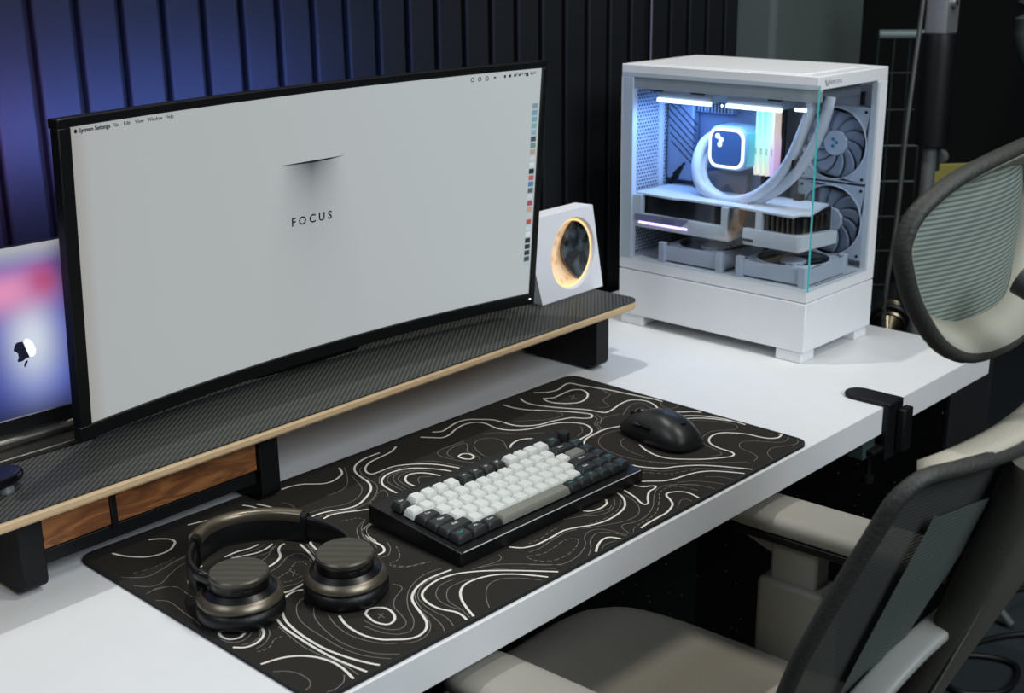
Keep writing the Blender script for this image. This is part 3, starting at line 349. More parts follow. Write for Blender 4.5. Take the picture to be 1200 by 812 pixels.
obj('bezel', curved(1-ub*.75, 1, SZ0, SZ1, -.003, .012, 2), bez, MO, bevel=.001)
obj('back_shell', curved(-.86, .86, MZ0+.02, MZ1-.02, .008, .026, 30), mat('shell_grey', (26, 28, 30), .5), MO, smooth=50)
# the display
bm = bmesh.new(); uvl = bm.loops.layers.uv.new('UVMap'); cols = []; n = 60
US0, US1 = -1+ub*1.35, 1-ub*.75
for i in range(n+1):
    t = i/n; u = US0+(US1-US0)*t
    cols.append((bm.verts.new(mp_(u, SZ0, .0005)), bm.verts.new(mp_(u, SZ1, .0005)), t))
for a, b in zip(cols, cols[1:]):
    f = bm.faces.new((a[0], b[0], b[1], a[1]))
    for l, (uu, vv) in zip(f.loops, ((a[2], 0), (b[2], 0), (b[2], 1), (a[2], 1))): l[uvl].uv = (uu, vv)
me = bpy.data.meshes.new('mesh'); bm.to_mesh(me); bm.free()
scr = mat('display_wallpaper', (20, 22, 23), .35)
nt, N, M, MIX, bs = nodes_of(scr)
uvn = N('ShaderNodeUVMap'); sx = N('ShaderNodeSeparateXYZ'); nt.links.new(uvn.outputs[0], sx.inputs[0]); U, V = sx.outputs[0], sx.outputs[1]
# wallpaper artwork: a fold with a soft fan of shade under it
SU0, SU1, SV = .4000, .5460, .745
du = M('DIVIDE', M('SUBTRACT', U, (SU0+SU1)/2), (SU1-SU0)/2)      # -1..1 across the slit
dv = M('SUBTRACT', SV, V)                                        # below the slit
wid = M('MULTIPLY_ADD', M('MAXIMUM', dv, 0), 1.5, .98)
fx = M('SUBTRACT', 1, M('POWER', M('MINIMUM', M('ABSOLUTE', M('DIVIDE', du, wid)), 1), 2.2))
s1 = M('MULTIPLY', M('POWER', 2.718, M('MULTIPLY', dv, -11)), .75)
s2 = M('MULTIPLY', M('POWER', 2.718, M('MULTIPLY', dv, -2.8)), .17)
below = M('GREATER_THAN', dv, 0)
core = M('MULTIPLY', M('SUBTRACT', 1, M('MINIMUM', M('ABSOLUTE', M('MULTIPLY', du, 1.15)), 1)), s1)
sh = M('MULTIPLY', M('ADD', core, M('MULTIPLY', fx, s2)), below)
base = MIX(U, lin((172, 176, 176)), lin((183, 191, 192)))
base2 = MIX(M('MULTIPLY', M('SUBTRACT', 1, V), .35), base, lin((170, 175, 176)))
tint = MIX(M('MINIMUM', M('MULTIPLY', sh, 1.0), 1), base2, lin((48, 60, 74)))
edge = M('MINIMUM', M('MULTIPLY', U, 30), 1)
fin = MIX(edge, lin((160, 157, 152)), tint)
nt.links.new(fin, bs.inputs['Emission Color']); bs.inputs['Emission Strength'].default_value = .93
bs.inputs['Base Color'].default_value = (.008, .008, .009, 1)
for l in list(nt.links):
    if l.to_socket == bs.inputs['Base Color']: nt.links.remove(l)
SCN = obj('display', me, scr, MO, smooth=30)
def scr_p(t, v, off=-.0002):
    return mp_(US0+(US1-US0)*t, SZ0+(SZ1-SZ0)*v, off)
def scr_M(t, v, off=-.0002):
    x = scr_p(t+.005, v)-scr_p(t-.005, v); up = scr_p(t, v+.01)-scr_p(t, v-.01); z = x.cross(up)
    return basis(scr_p(t, v, off), x, z)
def quad(t0, t1, v0, v1, bm, off=-.0002):
    bm.faces.new([bm.verts.new(scr_p(a, b, off)) for a, b in ((t0, v0), (t1, v0), (t1, v1), (t0, v1))])
dark = mat('screen_dark', (20, 24, 28), .6); dark2 = mat('screen_mid', (70, 74, 78), .6)
# thin dark slit, tapering to both ends
bm = bmesh.new()
bm.faces.new([bm.verts.new(scr_p(a, b)) for a, b in ((SU0, SV+.002), (.44, SV-.003), (.475, SV-.006), (.51, SV-.004), (SU1, SV+.002), (.475, SV+.002))])
obj('slit', bm, dark, SCN)
text('focus_lettering', 'FOCUS', .0145, SCN, dark, scr_M(.472, .522), space=1.55, bold=.0002)
text('menu_title', 'System Settings', .0062, SCN, dark, scr_M(.045, .984), space=1, bold=.0001)
for t, s in ((.083, 'File'), (.104, 'Edit'), (.127, 'View'), (.156, 'Window'), (.184, 'Help')):
    text('menu_word', s, .0056, SCN, dark2, scr_M(t, .984))
bm = bmesh.new(); c = scr_M(.011, .984)
poly = [(math.cos(a)*.0019, math.sin(a)*.0021) for a in [i*math.pi/6 for i in range(12)]]
bm.faces.new([bm.verts.new(c @ Vector((x, y, 0))) for x, y in poly]); obj('menu_mark', bm, dark, SCN)
for t in (.835, .852, .869):
    me = ring_prism([(a*.0028, b*.0030) for a, b in circ(1, 14)], [(a*.0018, b*.002) for a, b in circ(1, 14)], 0, .0001)
    me.transform(scr_M(t, .978)); obj('menu_icon', me, dark, SCN)
for t, w_, h_ in ((.888, .0035, .002), (.912, .003, .0035), (.924, .0035, .0035), (.936, .0035, .003), (.947, .002, .003), (.965, .0042, .005), (.977, .003, .0015)):
    bm = bmesh.new(); c = scr_M(t, .979); bm.faces.new([bm.verts.new(c @ Vector((a*w_/2, b*h_/2, 0))) for a, b in ((-1, -1), (1, -1), (1, 1), (-1, 1))])
    obj('menu_icon', bm, dark, SCN)
text('clock_text', 'Tue 9 Apr 10:41', .005, SCN, dark2, scr_M(.9875, .982, -.0002), align='RIGHT')
# dock of small coloured icons down the right side
bm = bmesh.new(); quad(.9805, .9965, .14, .865, bm, -.0001)
obj('dock_panel', bm, mat('dock_panel', (150, 166, 170), .6, emit=.55), SCN)
dc = [(120,140,150),(95,150,165),(100,160,165),(110,165,170),(130,160,180),(60,60,66),(90,140,130),(175,150,125),(200,195,190),(210,212,212),(20,22,24),(205,80,70),(70,110,175),(80,80,88),(200,202,205),(175,55,75),(205,150,120),(190,190,185),(205,60,50),(190,200,215),(215,218,220),(28,32,38),(36,40,44),(45,48,54),(60,64,70)]
for i, c3 in enumerate(dc):
    g_ = sum(c3)/3*.35+60*.65*.5; c3 = tuple(int(v*.65+g_*.55) for v in c3)
    v = .853-i*.0282; bm = bmesh.new(); quad(.9825, .9950, v-.0215, v, bm, -.0003)
    obj('dock_icon', bm, mat('dock_%d' % i, c3, .6, emit=.5), SCN)
bm = bmesh.new()
c = basis(mp_(.975, MZ0+.0085, -.0036), mp_(.99, .1)-mp_(.96, .1), (0, -1, 0))
bm.faces.new([bm.verts.new(c @ Vector((a*.0022, b*.0011, 0))) for a, b in circ(1, 8)])
obj('power_light', bm, mat('white_led', (255, 255, 255), .5, emit=2), MO)
obj('stand_neck', prism(rrect(-.03, .03, .062, .085, .006), .006, .20), black_matte, MO, bevel=.001)
obj('stand_base', prism(rrect(-.10, .10, .062, .140, .03), 0, .006), black_matte, MO, bevel=.001)

# ---------------------------------------------------------------- small display at the left
TD = thing('small_display', 'small black screen at the left edge with pink and blue wallpaper', 'screen', (0, .50, .1048))
obj('base', prism(rrect(-.34, .068, -.040, .028, .006), 0, .006), mat('silver_base', (96, 94, 88), .3, .9), TD, bevel=.0015, seg=3, label='thin metallic base')
hs = sweep([(-.34, -.002, .010), (.058, -.002, .010)], circ(.011, 14, .009)); obj('hinge_bar', hs, mat('dark_silver', (88, 86, 80), .33, .9), TD, smooth=60)
obj('housing', B((-.345, .0735, -.003, .006, .010, .219)), bez, TD, bevel=.0015)
bm = bmesh.new(); uvl = bm.loops.layers.uv.new('UVMap')
f = bm.faces.new([bm.verts.new(p) for p in ((-.343, -.0034, .034), (.0715, -.0034, .034), (.0715, -.0034, .2185), (-.343, -.0034, .2185))])
me = bpy.data.meshes.new('mesh'); bm.to_mesh(me); bm.free()
wp = mat('pink_blue_wallpaper', (40, 50, 120), .35)
nt, N, M, MIX, bs = nodes_of(wp)
tc = N('ShaderNodeTexCoord'); sx = N('ShaderNodeSeparateXYZ'); nt.links.new(tc.outputs['Object'], sx.inputs[0]); X, Z = sx.outputs[0], sx.outputs[2]
def blob(cx, cz, rx, rz, p=2.0):
    a = M('POWER', M('ABSOLUTE', M('DIVIDE', M('SUBTRACT', X, cx), rx)), 2); b = M('POWER', M('ABSOLUTE', M('DIVIDE', M('SUBTRACT', Z, cz), rz)), 2)
    return M('POWER', 2.718, M('MULTIPLY', M('ADD', a, b), -1))
col = MIX(M('MINIMUM', M('MAXIMUM', M('DIVIDE', M('SUBTRACT', Z, .034), .09), 0), 1), lin((28, 34, 62)), lin((62, 72, 178)))
col = MIX(blob(.03, .075, .05, .03), col, lin((58, 80, 190)))
col = MIX(M('MULTIPLY', blob(.024, .115, .030, .050), 1.0), col, lin((214, 224, 238)))
col = MIX(M('MULTIPLY', blob(.0, .172, .052, .024), .97), col, lin((232, 150, 190)))
col = MIX(M('MULTIPLY', blob(.045, .178, .020, .020), .85), col, lin((190, 70, 120)))
col = MIX(M('MINIMUM', M('MAXIMUM', M('DIVIDE', M('SUBTRACT', Z, .193), .022), 0), 1), col, lin((176, 178, 186)))
col = MIX(M('MULTIPLY', blob(.078, .19, .020, .04), .9), col, lin((60, 56, 62)))
nt.links.new(col, bs.inputs['Emission Color']); bs.inputs['Emission Strength'].default_value = .9
for l in list(nt.links):
    if l.to_socket == bs.inputs['Base Color']: nt.links.remove(l)
bs.inputs['Base Color'].default_value = (.01, .01, .012, 1)
TS = obj('display', me, wp, TD)
obj('chin_line', B((-.343, .072, -.0042, -.003, .0335, .0350)), mat('chin_line', (150, 150, 165), .4), TD)
# fruit-shaped emblem, upside down, one half dark and one half white
def emb(name, pts, m, y=-.0038):
    bm = bmesh.new(); vs = [bm.verts.new((x, y, z)) for x, z in pts]; bm.faces.new(vs); return obj(name, bm, m, TS)
def eP(px, py): return (.0125+(px-250)*.0000878, .107-(py-400)*.0000770)
L_ = [(200,278),(262,284),(290,390),(325,525),(285,530),(230,558),(195,562),(165,545),(188,500),(186,440),(165,405),(135,388),(150,330),(175,290)]
R2 = [(275,290),(300,250),(340,262),(385,310),(402,380),(418,420),(410,490),(375,525),(335,525),(305,440),(290,370)]
F_ = [(298,555),(292,590),(270,630),(245,652),(242,620),(262,575)]
emb('emblem_dark_half', [eP(*p) for p in L_], mat('emblem_dark', (8, 14, 50), .5))
emb('emblem_light_half', [eP(*p) for p in R2], mat('emblem_light', (240, 246, 244), .5, emit=.85))
emb('emblem_leaf', [eP(*p) for p in F_], mat('emblem_dark', (8, 14, 50), .5))

# ---------------------------------------------------------------- black glossy puck at the shelf's left
PK = thing('glossy_stand_foot', 'glossy black rounded gadget on a chrome foot at the shelf left end', 'gadget', (-.078, .405, .1048))
obj('body', prism(cr([(-.05, -.02), (.0, -.024), (.028, -.010), (.030, .010), (.012, .020), (-.05, .024)], 6, True), .008, .018), black_gloss, PK, bevel=.004, seg=3)
obj('chrome_foot', lathe([(0, 0), (.008, 0), (.0085, .004), (.007, .008), (0, .008)], 20, (.008, -.010, 0)), chrome, PK, smooth=40)
obj('chrome_foot', lathe([(0, 0), (.008, 0), (.0085, .004), (.007, .008), (0, .008)], 20, (-.035, .008, 0)), chrome, PK, smooth=40)
# ---------------------------------------------------------------- white block lamp with moon dial
ML = thing('moon_lamp', 'white block lamp with a round glowing moon dial, standing on the shelf end', 'lamp', (.788, .4500, .1048), (0, 0, math.radians(2)))
fo = [(0, 0), (.1465, 0), (.119, .1335), (-.012, .1335), (-.018, .06)]
n_ = 40
bm = bmesh.new()
ring = [(.073+.0525*math.cos(2*math.pi*i/n_), .066+.0555*math.sin(2*math.pi*i/n_)) for i in range(n_)]
def ray_poly(c, a, poly):
    d = (math.cos(a), math.sin(a)); best = None
    for (x1, y1), (x2, y2) in zip(poly, poly[1:]+poly[:1]):
        ex, ey = x2-x1, y2-y1; den = d[0]*ey-d[1]*ex
        if abs(den) < 1e-9: continue
        t = ((x1-c[0])*ey-(y1-c[1])*ex)/den; s = ((x1-c[0])*d[1]-(y1-c[1])*d[0])/den
        if t > 0 and -1e-6 <= s <= 1+1e-6 and (best is None or t < best): best = t
    return (c[0]+d[0]*best, c[1]+d[1]*best)
angs = sorted([2*math.pi*i/n_ for i in range(n_)]+[math.atan2(p[1]-.066, p[0]-.073) % (2*math.pi) for p in fo])
ou, inn = [], []
for a in angs:
    ou.append(ray_poly((.073, .066), a, fo)); inn.append((.073+.0525*math.cos(a), .066+.0555*math.sin(a)))
A_ = [bm.verts.new((p[0], 0, p[1])) for p in ou]; Bv = [bm.verts.new((p[0], 0, p[1])) for p in inn]
Cv = [bm.verts.new((.073+(p[0]-.073)*.94, .006, .066+(p[1]-.066)*.94)) for p in inn]
Dv = [bm.verts.new((p[0]*1.0, .034, p[1]*.985+.001)) for p in ou]
m_ = len(angs)
for i in range(m_):
    j = (i+1) % m_
    bm.faces.new((A_[i], A_[j], Bv[j], Bv[i])); bm.faces.new((Bv[i], Bv[j], Cv[j], Cv[i])); bm.faces.new((A_[j], A_[i], Dv[i], Dv[j]))
bm.faces.new(Dv)
obj('block', bm, mat('lamp_white', (232, 232, 236), .5), ML, smooth=30)
moon = mat('moon_glow', (240, 206, 166), .6)
nt, N, M, MIX, bs = nodes_of(moon)
tc = N('ShaderNodeTexCoord'); vo = N('ShaderNodeTexVoronoi'); vo.inputs['Scale'].default_value = 70; no = N('ShaderNodeTexNoise'); no.inputs['Scale'].default_value = 45
nt.links.new(tc.outputs['Object'], vo.inputs[0]); nt.links.new(tc.outputs['Object'], no.inputs['Vector'])
cr_ = N('ShaderNodeValToRGB'); cr_.color_ramp.elements[0].position = .1; cr_.color_ramp.elements[0].color = (*lin((205, 160, 112)), 1); cr_.color_ramp.elements[1].position = .5; cr_.color_ramp.elements[1].color = (*lin((246, 220, 186)), 1)
nt.links.new(vo.outputs['Distance'], cr_.inputs[0]); c2 = MIX(M('MULTIPLY', no.outputs['Fac'], .7), cr_.outputs[0], lin((235, 186, 132)))
nt.links.new(c2, bs.inputs['Emission Color']); bs.inputs['Emission Strength'].default_value = .42
nt.links.new(c2, bs.inputs['Base Color'])
obj('moon_dish', lathe([(.0493, .006), (.046, .010), (.034, .017), (0, .021)], 40, (.073, 0, .066), 'y', sy=1.057), moon, ML, smooth=60, label='glowing peach moon dish with craters')
obj('glow_ring', ring_prism([(.073+a*.0500, .066+b*.0528) for a, b in circ(1, 40)], [(.073+a*.0468, .066+b*.0497) for a, b in circ(1, 40)], .0052, .0075, 'y'), mat('warm_glow', (255, 208, 140), .5, emit=.8), ML)
# dark glassy lens, pointed at top and bottom
L1 = [(.073+.046*math.cos(math.radians(a)), .066+.0488*math.sin(math.radians(a))) for a in range(-66, 83, 8)]
L2 = [(.058+.0*k+(-.011)*math.sin(math.pi*k/10)+(.022*(1-k/10)+.034*(k/10)-.014)*1.0, .1143-(.0698+.0235)*k/10+.0) for k in range(1, 10)]
L2 = [(.0794+(.0917-.0794)*k/10-.031*math.sin(math.pi*k/10), .1143+(.0214-.1143)*k/10) for k in range(1, 10)]
lens = prism(L1+L2, .0045, .0125, 'y')
lg = mat('lens_black_glass', (10, 14, 16), .08)
nt, N, M, MIX, bs = nodes_of(lg)
tc = N('ShaderNodeTexCoord'); no = N('ShaderNodeTexNoise'); no.inputs['Scale'].default_value = 38; no.inputs['Detail'].default_value = 6
nt.links.new(tc.outputs['Object'], no.inputs['Vector']); r_ = N('ShaderNodeValToRGB'); r_.color_ramp.elements[0].position = .48; r_.color_ramp.elements[0].color = (*lin((10, 13, 15)), 1)
r_.color_ramp.elements[1].position = .72; r_.color_ramp.elements[1].color = (*lin((92, 104, 110)), 1); nt.links.new(no.outputs['Fac'], r_.inputs[0]); nt.links.new(r_.outputs[0], bs.inputs['Base Color'])
obj('dark_lens', lens, lg, ML, bevel=.0006, label='dark smoky glass lens')

# ---------------------------------------------------------------- keyboard
U_ = .01765
KB = thing('keyboard', 'black mechanical keyboard with white letter keys and dark side keys, on the mat', 'keyboard', (.2545, .0835, .0042), (0, 0, math.radians(-.6)))
KW, KD = .3005, .1475
ka = math.radians(3.6)
body = prism([(0, 0), (KD, 0.0035), (KD, .0262), (KD-.010, .0262), (.0, .0160)], 0, KW, 'x')
kbm = mat('keyboard_case', (9, 10, 11), .4, spec=.4)
obj('case', body, kbm, KB, bevel=.0012, seg=3)
for x in (.03, KW-.05): obj('foot', B((x, x+.02, KD-.02, KD-.008, -.0007, .0035)), kbm, KB)
hp_k = mat('knob_black', (14, 15, 16), .5)
keym = {'w': mat('key_white', (206, 209, 204), .55), 'd': mat('key_charcoal', (36, 39, 38), .42), 'g': mat('key_grey', (112, 114, 108), .5), 's': mat('space_grey', (120, 122, 112), .45)}
glyph_w = mat('glyph_white', (196, 206, 202), .6); glyph_t = mat('glyph_teal', (52, 150, 140), .6)
def cap_mesh(w, d, h, mt):
    bm = bmesh.new(); g = .0005; a, b = w-g*2, d-g*2
    def rr(x0, x1, y0, y1, r, z, n=2): return [bm.verts.new((p[0], p[1], z)) for p in rrect(x0, x1, y0, y1, r, n)]
    R = [rr(g, g+a, g, g+b, .0008, 0), rr(g+.0003, g+a-.0003, g+.0003, g+b-.0003, .001, h*.35), rr(g+.0019, g+a-.0019, g+.0014, g+b-.0022, .0014, h*.94), rr(g+.0024, g+a-.0024, g+.0019, g+b-.0027, .0012, h)]
    for p, q in zip(R, R[1:]):
        for i in range(len(p)): bm.faces.new((p[i], p[(i+1) % len(p)], q[(i+1) % len(p)], q[i]))
    bm.faces.new(R[0][::-1]); bm.faces.new(R[-1])
    me = finish(bm, 38); me.materials.append(mt); return me
caps = {}
tilt = math.atan2(.0102, KD-.010)
def surf(y): return .0160+(y)*math.tan(tilt)
X0, Y0 = .0085, .0115
rows = [  # y units from the front row: (width, colour, legend)
 [(1.25,'d','Ctrl',1),(1.25,'d','Alt',0),(1.25,'d','Cmd',0),(6.25,'s','',0),(1,'d','Fn',1),(1,'d','Ctrl',1),(1,'d','Alt',1),(1,'d','<',1),(1,'d','v',1),(1,'d','>',1)],
 [(2.25,'d','Shift',0)]+[(1,'w','',0)]*10+[(1.75,'d','Shift',0),(1,'d','^',1),(1,'d','End',1)],
 [(1.75,'d','Caps',0)]+[(1,'w','',0)]*11+[(2.25,'d','Enter',0),(1,'d','Pg',1)],
 [(1.5,'d','Tab',0)]+[(1,'w','',0)]*12+[(1.5,'g','',0),(1,'d','Pg',1)],
 [(1,'w','',0)]*13+[(2,'d','Back',0),(1,'d','Home',1)],
 [(1,'d','Esc',0),(-.25,)]+[(1,'w','',0)]*4+[(-.22,)]+[(1,'d','F%d' % k,0) for k in (5,6,7,8)]+[(-.22,)]+[(1,'w','',0)]*4+[(-.22,),(1,'d','Del',1)]]
tiltR = Matrix.Rotation(tilt, 4, 'X')
for r, row in enumerate(rows):
    x = X0; y = Y0+r*U_+(.0032 if r == 5 else 0)
    for e in row:
        if e[0] < 0: x += -e[0]*U_; continue
        w, c, s, teal = e; h = (.0082, .0080, .0078, .0082, .0090, .0094)[r]
        key = (w, c, r)
        if key not in caps: caps[key] = cap_mesh(w*U_, U_, h, keym[c])
        o = obj('keycap', caps[key], None, KB, loc=(x, y, surf(y)+.0018), rot=(tilt, 0, 0))
        if c == 's': o['label'] = 'long grey space bar'
        elif c == 'g': o['label'] = 'mid grey backslash key'
        elif c == 'd': o['label'] = 'charcoal key with printed legend'
        if s:
            wq = min(.9, .26+.12*len(s))
            text('legend', s, .0044, o, glyph_t if teal else glyph_w, Matrix.Translation((w*U_/2, U_*.55, h+.0001)), space=1, depth=.00005, bold=.00008)
        x += w*U_
obj('volume_knob', lathe([(0, 0), (.0078, 0), (.0078, .0135), (.0070, .0150), (0, .0150)], 32, (X0+15.45*U_, Y0+5.35*U_+.0032, surf(.12)+.001)), hp_k, KB, smooth=40)
obj('front_edge_highlight', B((.004, KW-.004, -.0005, .0004, .0153, .0160)), mat('painted_edge_sheen', (205, 207, 207), .45, .2), KB, label='thin painted highlight along the front edge')  # pale strip stands in for the specular highlight on this edge

# ---------------------------------------------------------------- mouse
MS = thing('mouse', 'matte black ergonomic computer mouse on the right of the mat', 'mouse', (.681, .146, .0042), (0, 0, math.radians(-8)))
def mouse_bm(z0=0.0):
    bm = bmesh.new(); n = 28; rings = []
    sil = [(-.056, .006, .006), (-.053, .020, .018), (-.044, .028, .028), (-.028, .033, .0375), (-.008, .034, .0415), (.014, .032, .0385), (.034, .0305, .030), (.048, .028, .0215), (.056, .021, .014), (.0585, .008, .008)]
    P = cr(sil, 3)
    for y, hw, hh in [tuple(p) for p in P]:
        hw = max(hw, .002); hh = max(hh, .003); R = []
        for i in range(n):
            a = 2*math.pi*i/n; ca, sa = math.cos(a), math.sin(a)
            x = hw*math.copysign(abs(ca)**.75, ca)
            if sa >= 0: z = .004+(hh-.004)*abs(sa)**.9; x *= (1-.16*sa*sa); x -= .004*sa
            else: z = .004+.004*sa*abs(sa)**.2
            R.append(bm.verts.new((x, y, max(z, 0)+z0)))
        rings.append(R)
    for a, b in zip(rings, rings[1:]):
        for i in range(n): bm.faces.new((a[i], a[(i+1) % n], b[(i+1) % n], b[i]))
    bm.faces.new(rings[0][::-1]); bm.faces.new(rings[-1]); return bm
obj('shell', mouse_bm(), mat('mouse_rubber', (26, 27, 28), .4), MS, smooth=60)
obj('scroll_wheel', lathe([(0, -.0035), (.008, -.0035), (.009, -.002), (.009, .002), (.008, .0035), (0, .0035)], 24, (-.002, .036, .024), 'x'), mat('wheel_grey', (70, 72, 74), .3, .7), MS, smooth=40)
obj('button_split', B((-.0025, -.0015, .044, .0575, .012, .0235)), gap_black, MS)
obj('logo_mark', B((-.006, .002, -.040, -.031, .0305, .0335)), black_gloss, MS, rot=(math.radians(0), 0, 0), bevel=.001, label='small square logo patch at the palm end')
obj('side_button', prism(rrect(-.010, .006, .021, .026, .0015), -.0335, -.0300, 'x'), black_gloss, MS, bevel=.0006)
obj('side_button', prism(rrect(.008, .024, .020, .025, .0015), -.0328, -.0290, 'x'), black_gloss, MS, bevel=.0006)

# ---------------------------------------------------------------- headphones
HP = thing('headphones', 'black and bronze over-ear headphones lying folded flat on the mat', 'headphones', (0, 0, .0042))
leather = mat('ear_leather', (8, 9, 10), .45, spec=.35, bump=.3, bscale=300)
hp_black = mat('headphone_black', (10, 10, 11), .33, spec=.4)
bronze = mat('bronze_satin', (112, 104, 90), .36, .8)
ridg = mat('ridged_cap', (74, 70, 60), .4, .6)
nt, N, M, MIX, bs = nodes_of(ridg)
tc = N('ShaderNodeTexCoord'); wv = N('ShaderNodeTexWave'); wv.inputs['Scale'].default_value = 30; wv.inputs['Distortion'].default_value = 2.2; wv.inputs['Detail Scale'].default_value = .6; wv.bands_direction = 'X'
mp = N('ShaderNodeMapping'); mp.inputs['Scale'].default_value = (1, 1, 0); mp.inputs['Rotation'].default_value = (0, 0, -.76)
nt.links.new(tc.outputs['Object'], mp.inputs[0]); nt.links.new(mp.outputs[0], wv.inputs['Vector'])
bp = N('ShaderNodeBump'); bp.inputs['Strength'].default_value = .2; bp.inputs['Distance'].default_value = .0004
nt.links.new(wv.outputs['Fac'], bp.inputs['Height']); nt.links.new(bp.outputs[0], bs.inputs['Normal'])
nt.links.new(MIX(wv.outputs['Fac'], lin((72, 69, 61)), lin((86, 82, 72))), bs.inputs['Base Color'])
def earcup(c, tl, off):
    e = bpy.data.objects.new('ear_cup', None); COL.objects.link(e); e.parent = HP; e.location = c; e.rotation_euler = tl; e.empty_display_size = .02
    obj('cushion', lathe([(.018, .003), (.024, 0), (.038, .0005), (.0425, .006), (.0425, .013), (.039, .0185), (.030, .020)], 40), leather, e, smooth=60)
    obj('shell', lathe([(.030, .018), (.0405, .0185), (.0412, .021), (.0400, .0245), (.030, .0325), (.0, .033)], 40), hp_black, e, smooth=32)
    obj('bronze_band', lathe([(.0408, .0204), (.0416, .0210), (.0408, .0250), (.0362, .0286), (.0356, .0280)], 40), bronze, e, smooth=50)
    obj('pivot', lathe([(.0275, .030), (.0285, .034), (.0285, .041), (.027, .0425), (0, .0425)], 40), hp_black, e, smooth=32)
    obj('cap', lathe([(.0285, .0415), (.0292, .043), (.0290, .0455), (.0275, .0470), (.0, .0474)], 40), ridg, e, smooth=32, label='ridged bronze end cap')
    for a in (-2.3, -1.9): obj('port', B((-.004, .004, -.0010, .001, -.0012, .0012)), gap_black, e, loc=(.0286*math.cos(a+off), .0286*math.sin(a+off), .0375), rot=(0, 0, a+off+math.pi/2))
    return e
earcup((.0455, .1725, 0), (0, 0, 0), 0)
earcup((.1400, .1290, .0006), (math.radians(2), math.radians(-2), 0), .3)
bp_ = cr([(.020, .200, .031), (.030, .232, .030), (.052, .262, .029), (.083, .283, .029), (.116, .284, .029), (.146, .266, .029), (.166, .238, .029), (.176, .205, .028), (.176, .172, .027), (.163, .150, .028)], 6)
def bsec(w, h, n=16): return [(w*math.copysign(abs(math.cos(2*math.pi*i/n))**.7, math.cos(2*math.pi*i/n)), h*math.copysign(abs(math.sin(2*math.pi*i/n))**.7, math.sin(2*math.pi*i/n))) for i in range(n)]
N_ = len(bp_)
obj('headband_arm', sweep(bp_[:14], bsec(.0042, .0150)), hp_black, HP, smooth=60)
obj('headband', sweep(bp_[13:39], bsec(.0062, .0178)), leather, HP, smooth=60, label='padded headband')
obj('headband_arm', sweep(bp_[38:], bsec(.0042, .0145)), hp_black, HP, smooth=60)
hb = [Vector((p.x, p.y, p.z+.0125)) for p in bp_[14:38]]
obj('bronze_trim', sweep(hb, bsec(.0070, .0068)), bronze, HP, smooth=60, label='bronze upper shell of the headband')
obj('yoke', sweep(cr([(.020, .206, .040), (.018, .196, .044), (.023, .186, .0405)], 5), bsec(.004, .006, 10)), hp_black, HP, smooth=60)
obj('yoke', sweep(cr([(.166, .156, .040), (.160, .146, .042), (.154, .140, .041)], 5), bsec(.004, .006, 10)), hp_black, HP, smooth=60)

# ---------------------------------------------------------------- computer
PC = thing('computer_case', 'white computer tower with glass sides, glowing blue inside, at the desk right', 'computer', (1.0749, .176, 0))
CW, CD, CH = .2055, .3588, .4323
glass = bpy.data.materials.new('case_glass'); glass.use_nodes = True
nt = glass.node_tree; nt.nodes.clear()
go = nt.nodes.new('ShaderNodeOutputMaterial'); gm = nt.nodes.new('ShaderNodeMixShader'); gt = nt.nodes.new('ShaderNodeBsdfTransparent'); gg = nt.nodes.new('ShaderNodeBsdfGlossy'); gf = nt.nodes.new('ShaderNodeLayerWeight'); g2 = nt.nodes.new('ShaderNodeMath'); g3 = nt.nodes.new('ShaderNodeMath')
gt.inputs[0].default_value = (.92, .95, .97, 1); gg.inputs['Roughness'].default_value = .02; g2.operation = 'POWER'; g2.inputs[1].default_value = 4; g3.operation = 'MULTIPLY_ADD'; g3.inputs[1].default_value = .7; g3.inputs[2].default_value = .045
nt.links.new(gf.outputs['Facing'], g2.inputs[0]); nt.links.new(g2.outputs[0], g3.inputs[0]); nt.links.new(g3.outputs[0], gm.inputs[0]); nt.links.new(gt.outputs[0], gm.inputs[1]); nt.links.new(gg.outputs[0], gm.inputs[2]); nt.links.new(gm.outputs[0], go.inputs[0])
obj('base_plinth', B((0, CW, 0, CD, .018, .0955)), white_case, PC, bevel=.0015)
obj('deck_frame', B((0, CW, 0, CD, .0968, .1170)), white_case, PC, bevel=.0012)
for x, y in ((.002, .004), (CW-.040, .004), (.002, CD-.050), (CW-.040, CD-.050)):
    obj('foot', B((x, x+.038, y, y+.046, 0, .0185)), white_case, PC, bevel=.002)
obj('roof', prism(rrect(0, CW, 0, CD, .002), .4125, CH, 'z'), white_case, PC, bevel=.0012)
obj('roof_seam', B((0.003, CW-.003, .012, .0130, CH-.0008, CH+.0001)), mat('seam_grey', (150, 152, 156), .7), PC)
obj('roof_panel', B((.010, CW-.010, .030, CD-.02, CH-.0005, CH+.0012)), white_case, PC, bevel=.0008)
obj('front_pillar', B((CW-.030, CW, 0, .010, .1165, .413)), white_case, PC, bevel=.0008)
obj('rear_pillar', B((0, .012, CD-.024, CD, .1165, .413)), white_case, PC, bevel=.0008)
obj('roof_rail', B((.002, .012, .0, CD-.02, .395, .413)), mat('rail_grey', (176, 178, 180), .5), PC)
obj('right_wall', B((CW-.004, CW, .010, CD, .1165, .413)), white_case, PC)
perf = mat('perforated_white', (206, 210, 220), .5)
nt, N, M, MIX, bs = nodes_of(perf)
tc = N('ShaderNodeTexCoord'); sx = N('ShaderNodeSeparateXYZ'); nt.links.new(tc.outputs['Object'], sx.inputs[0])
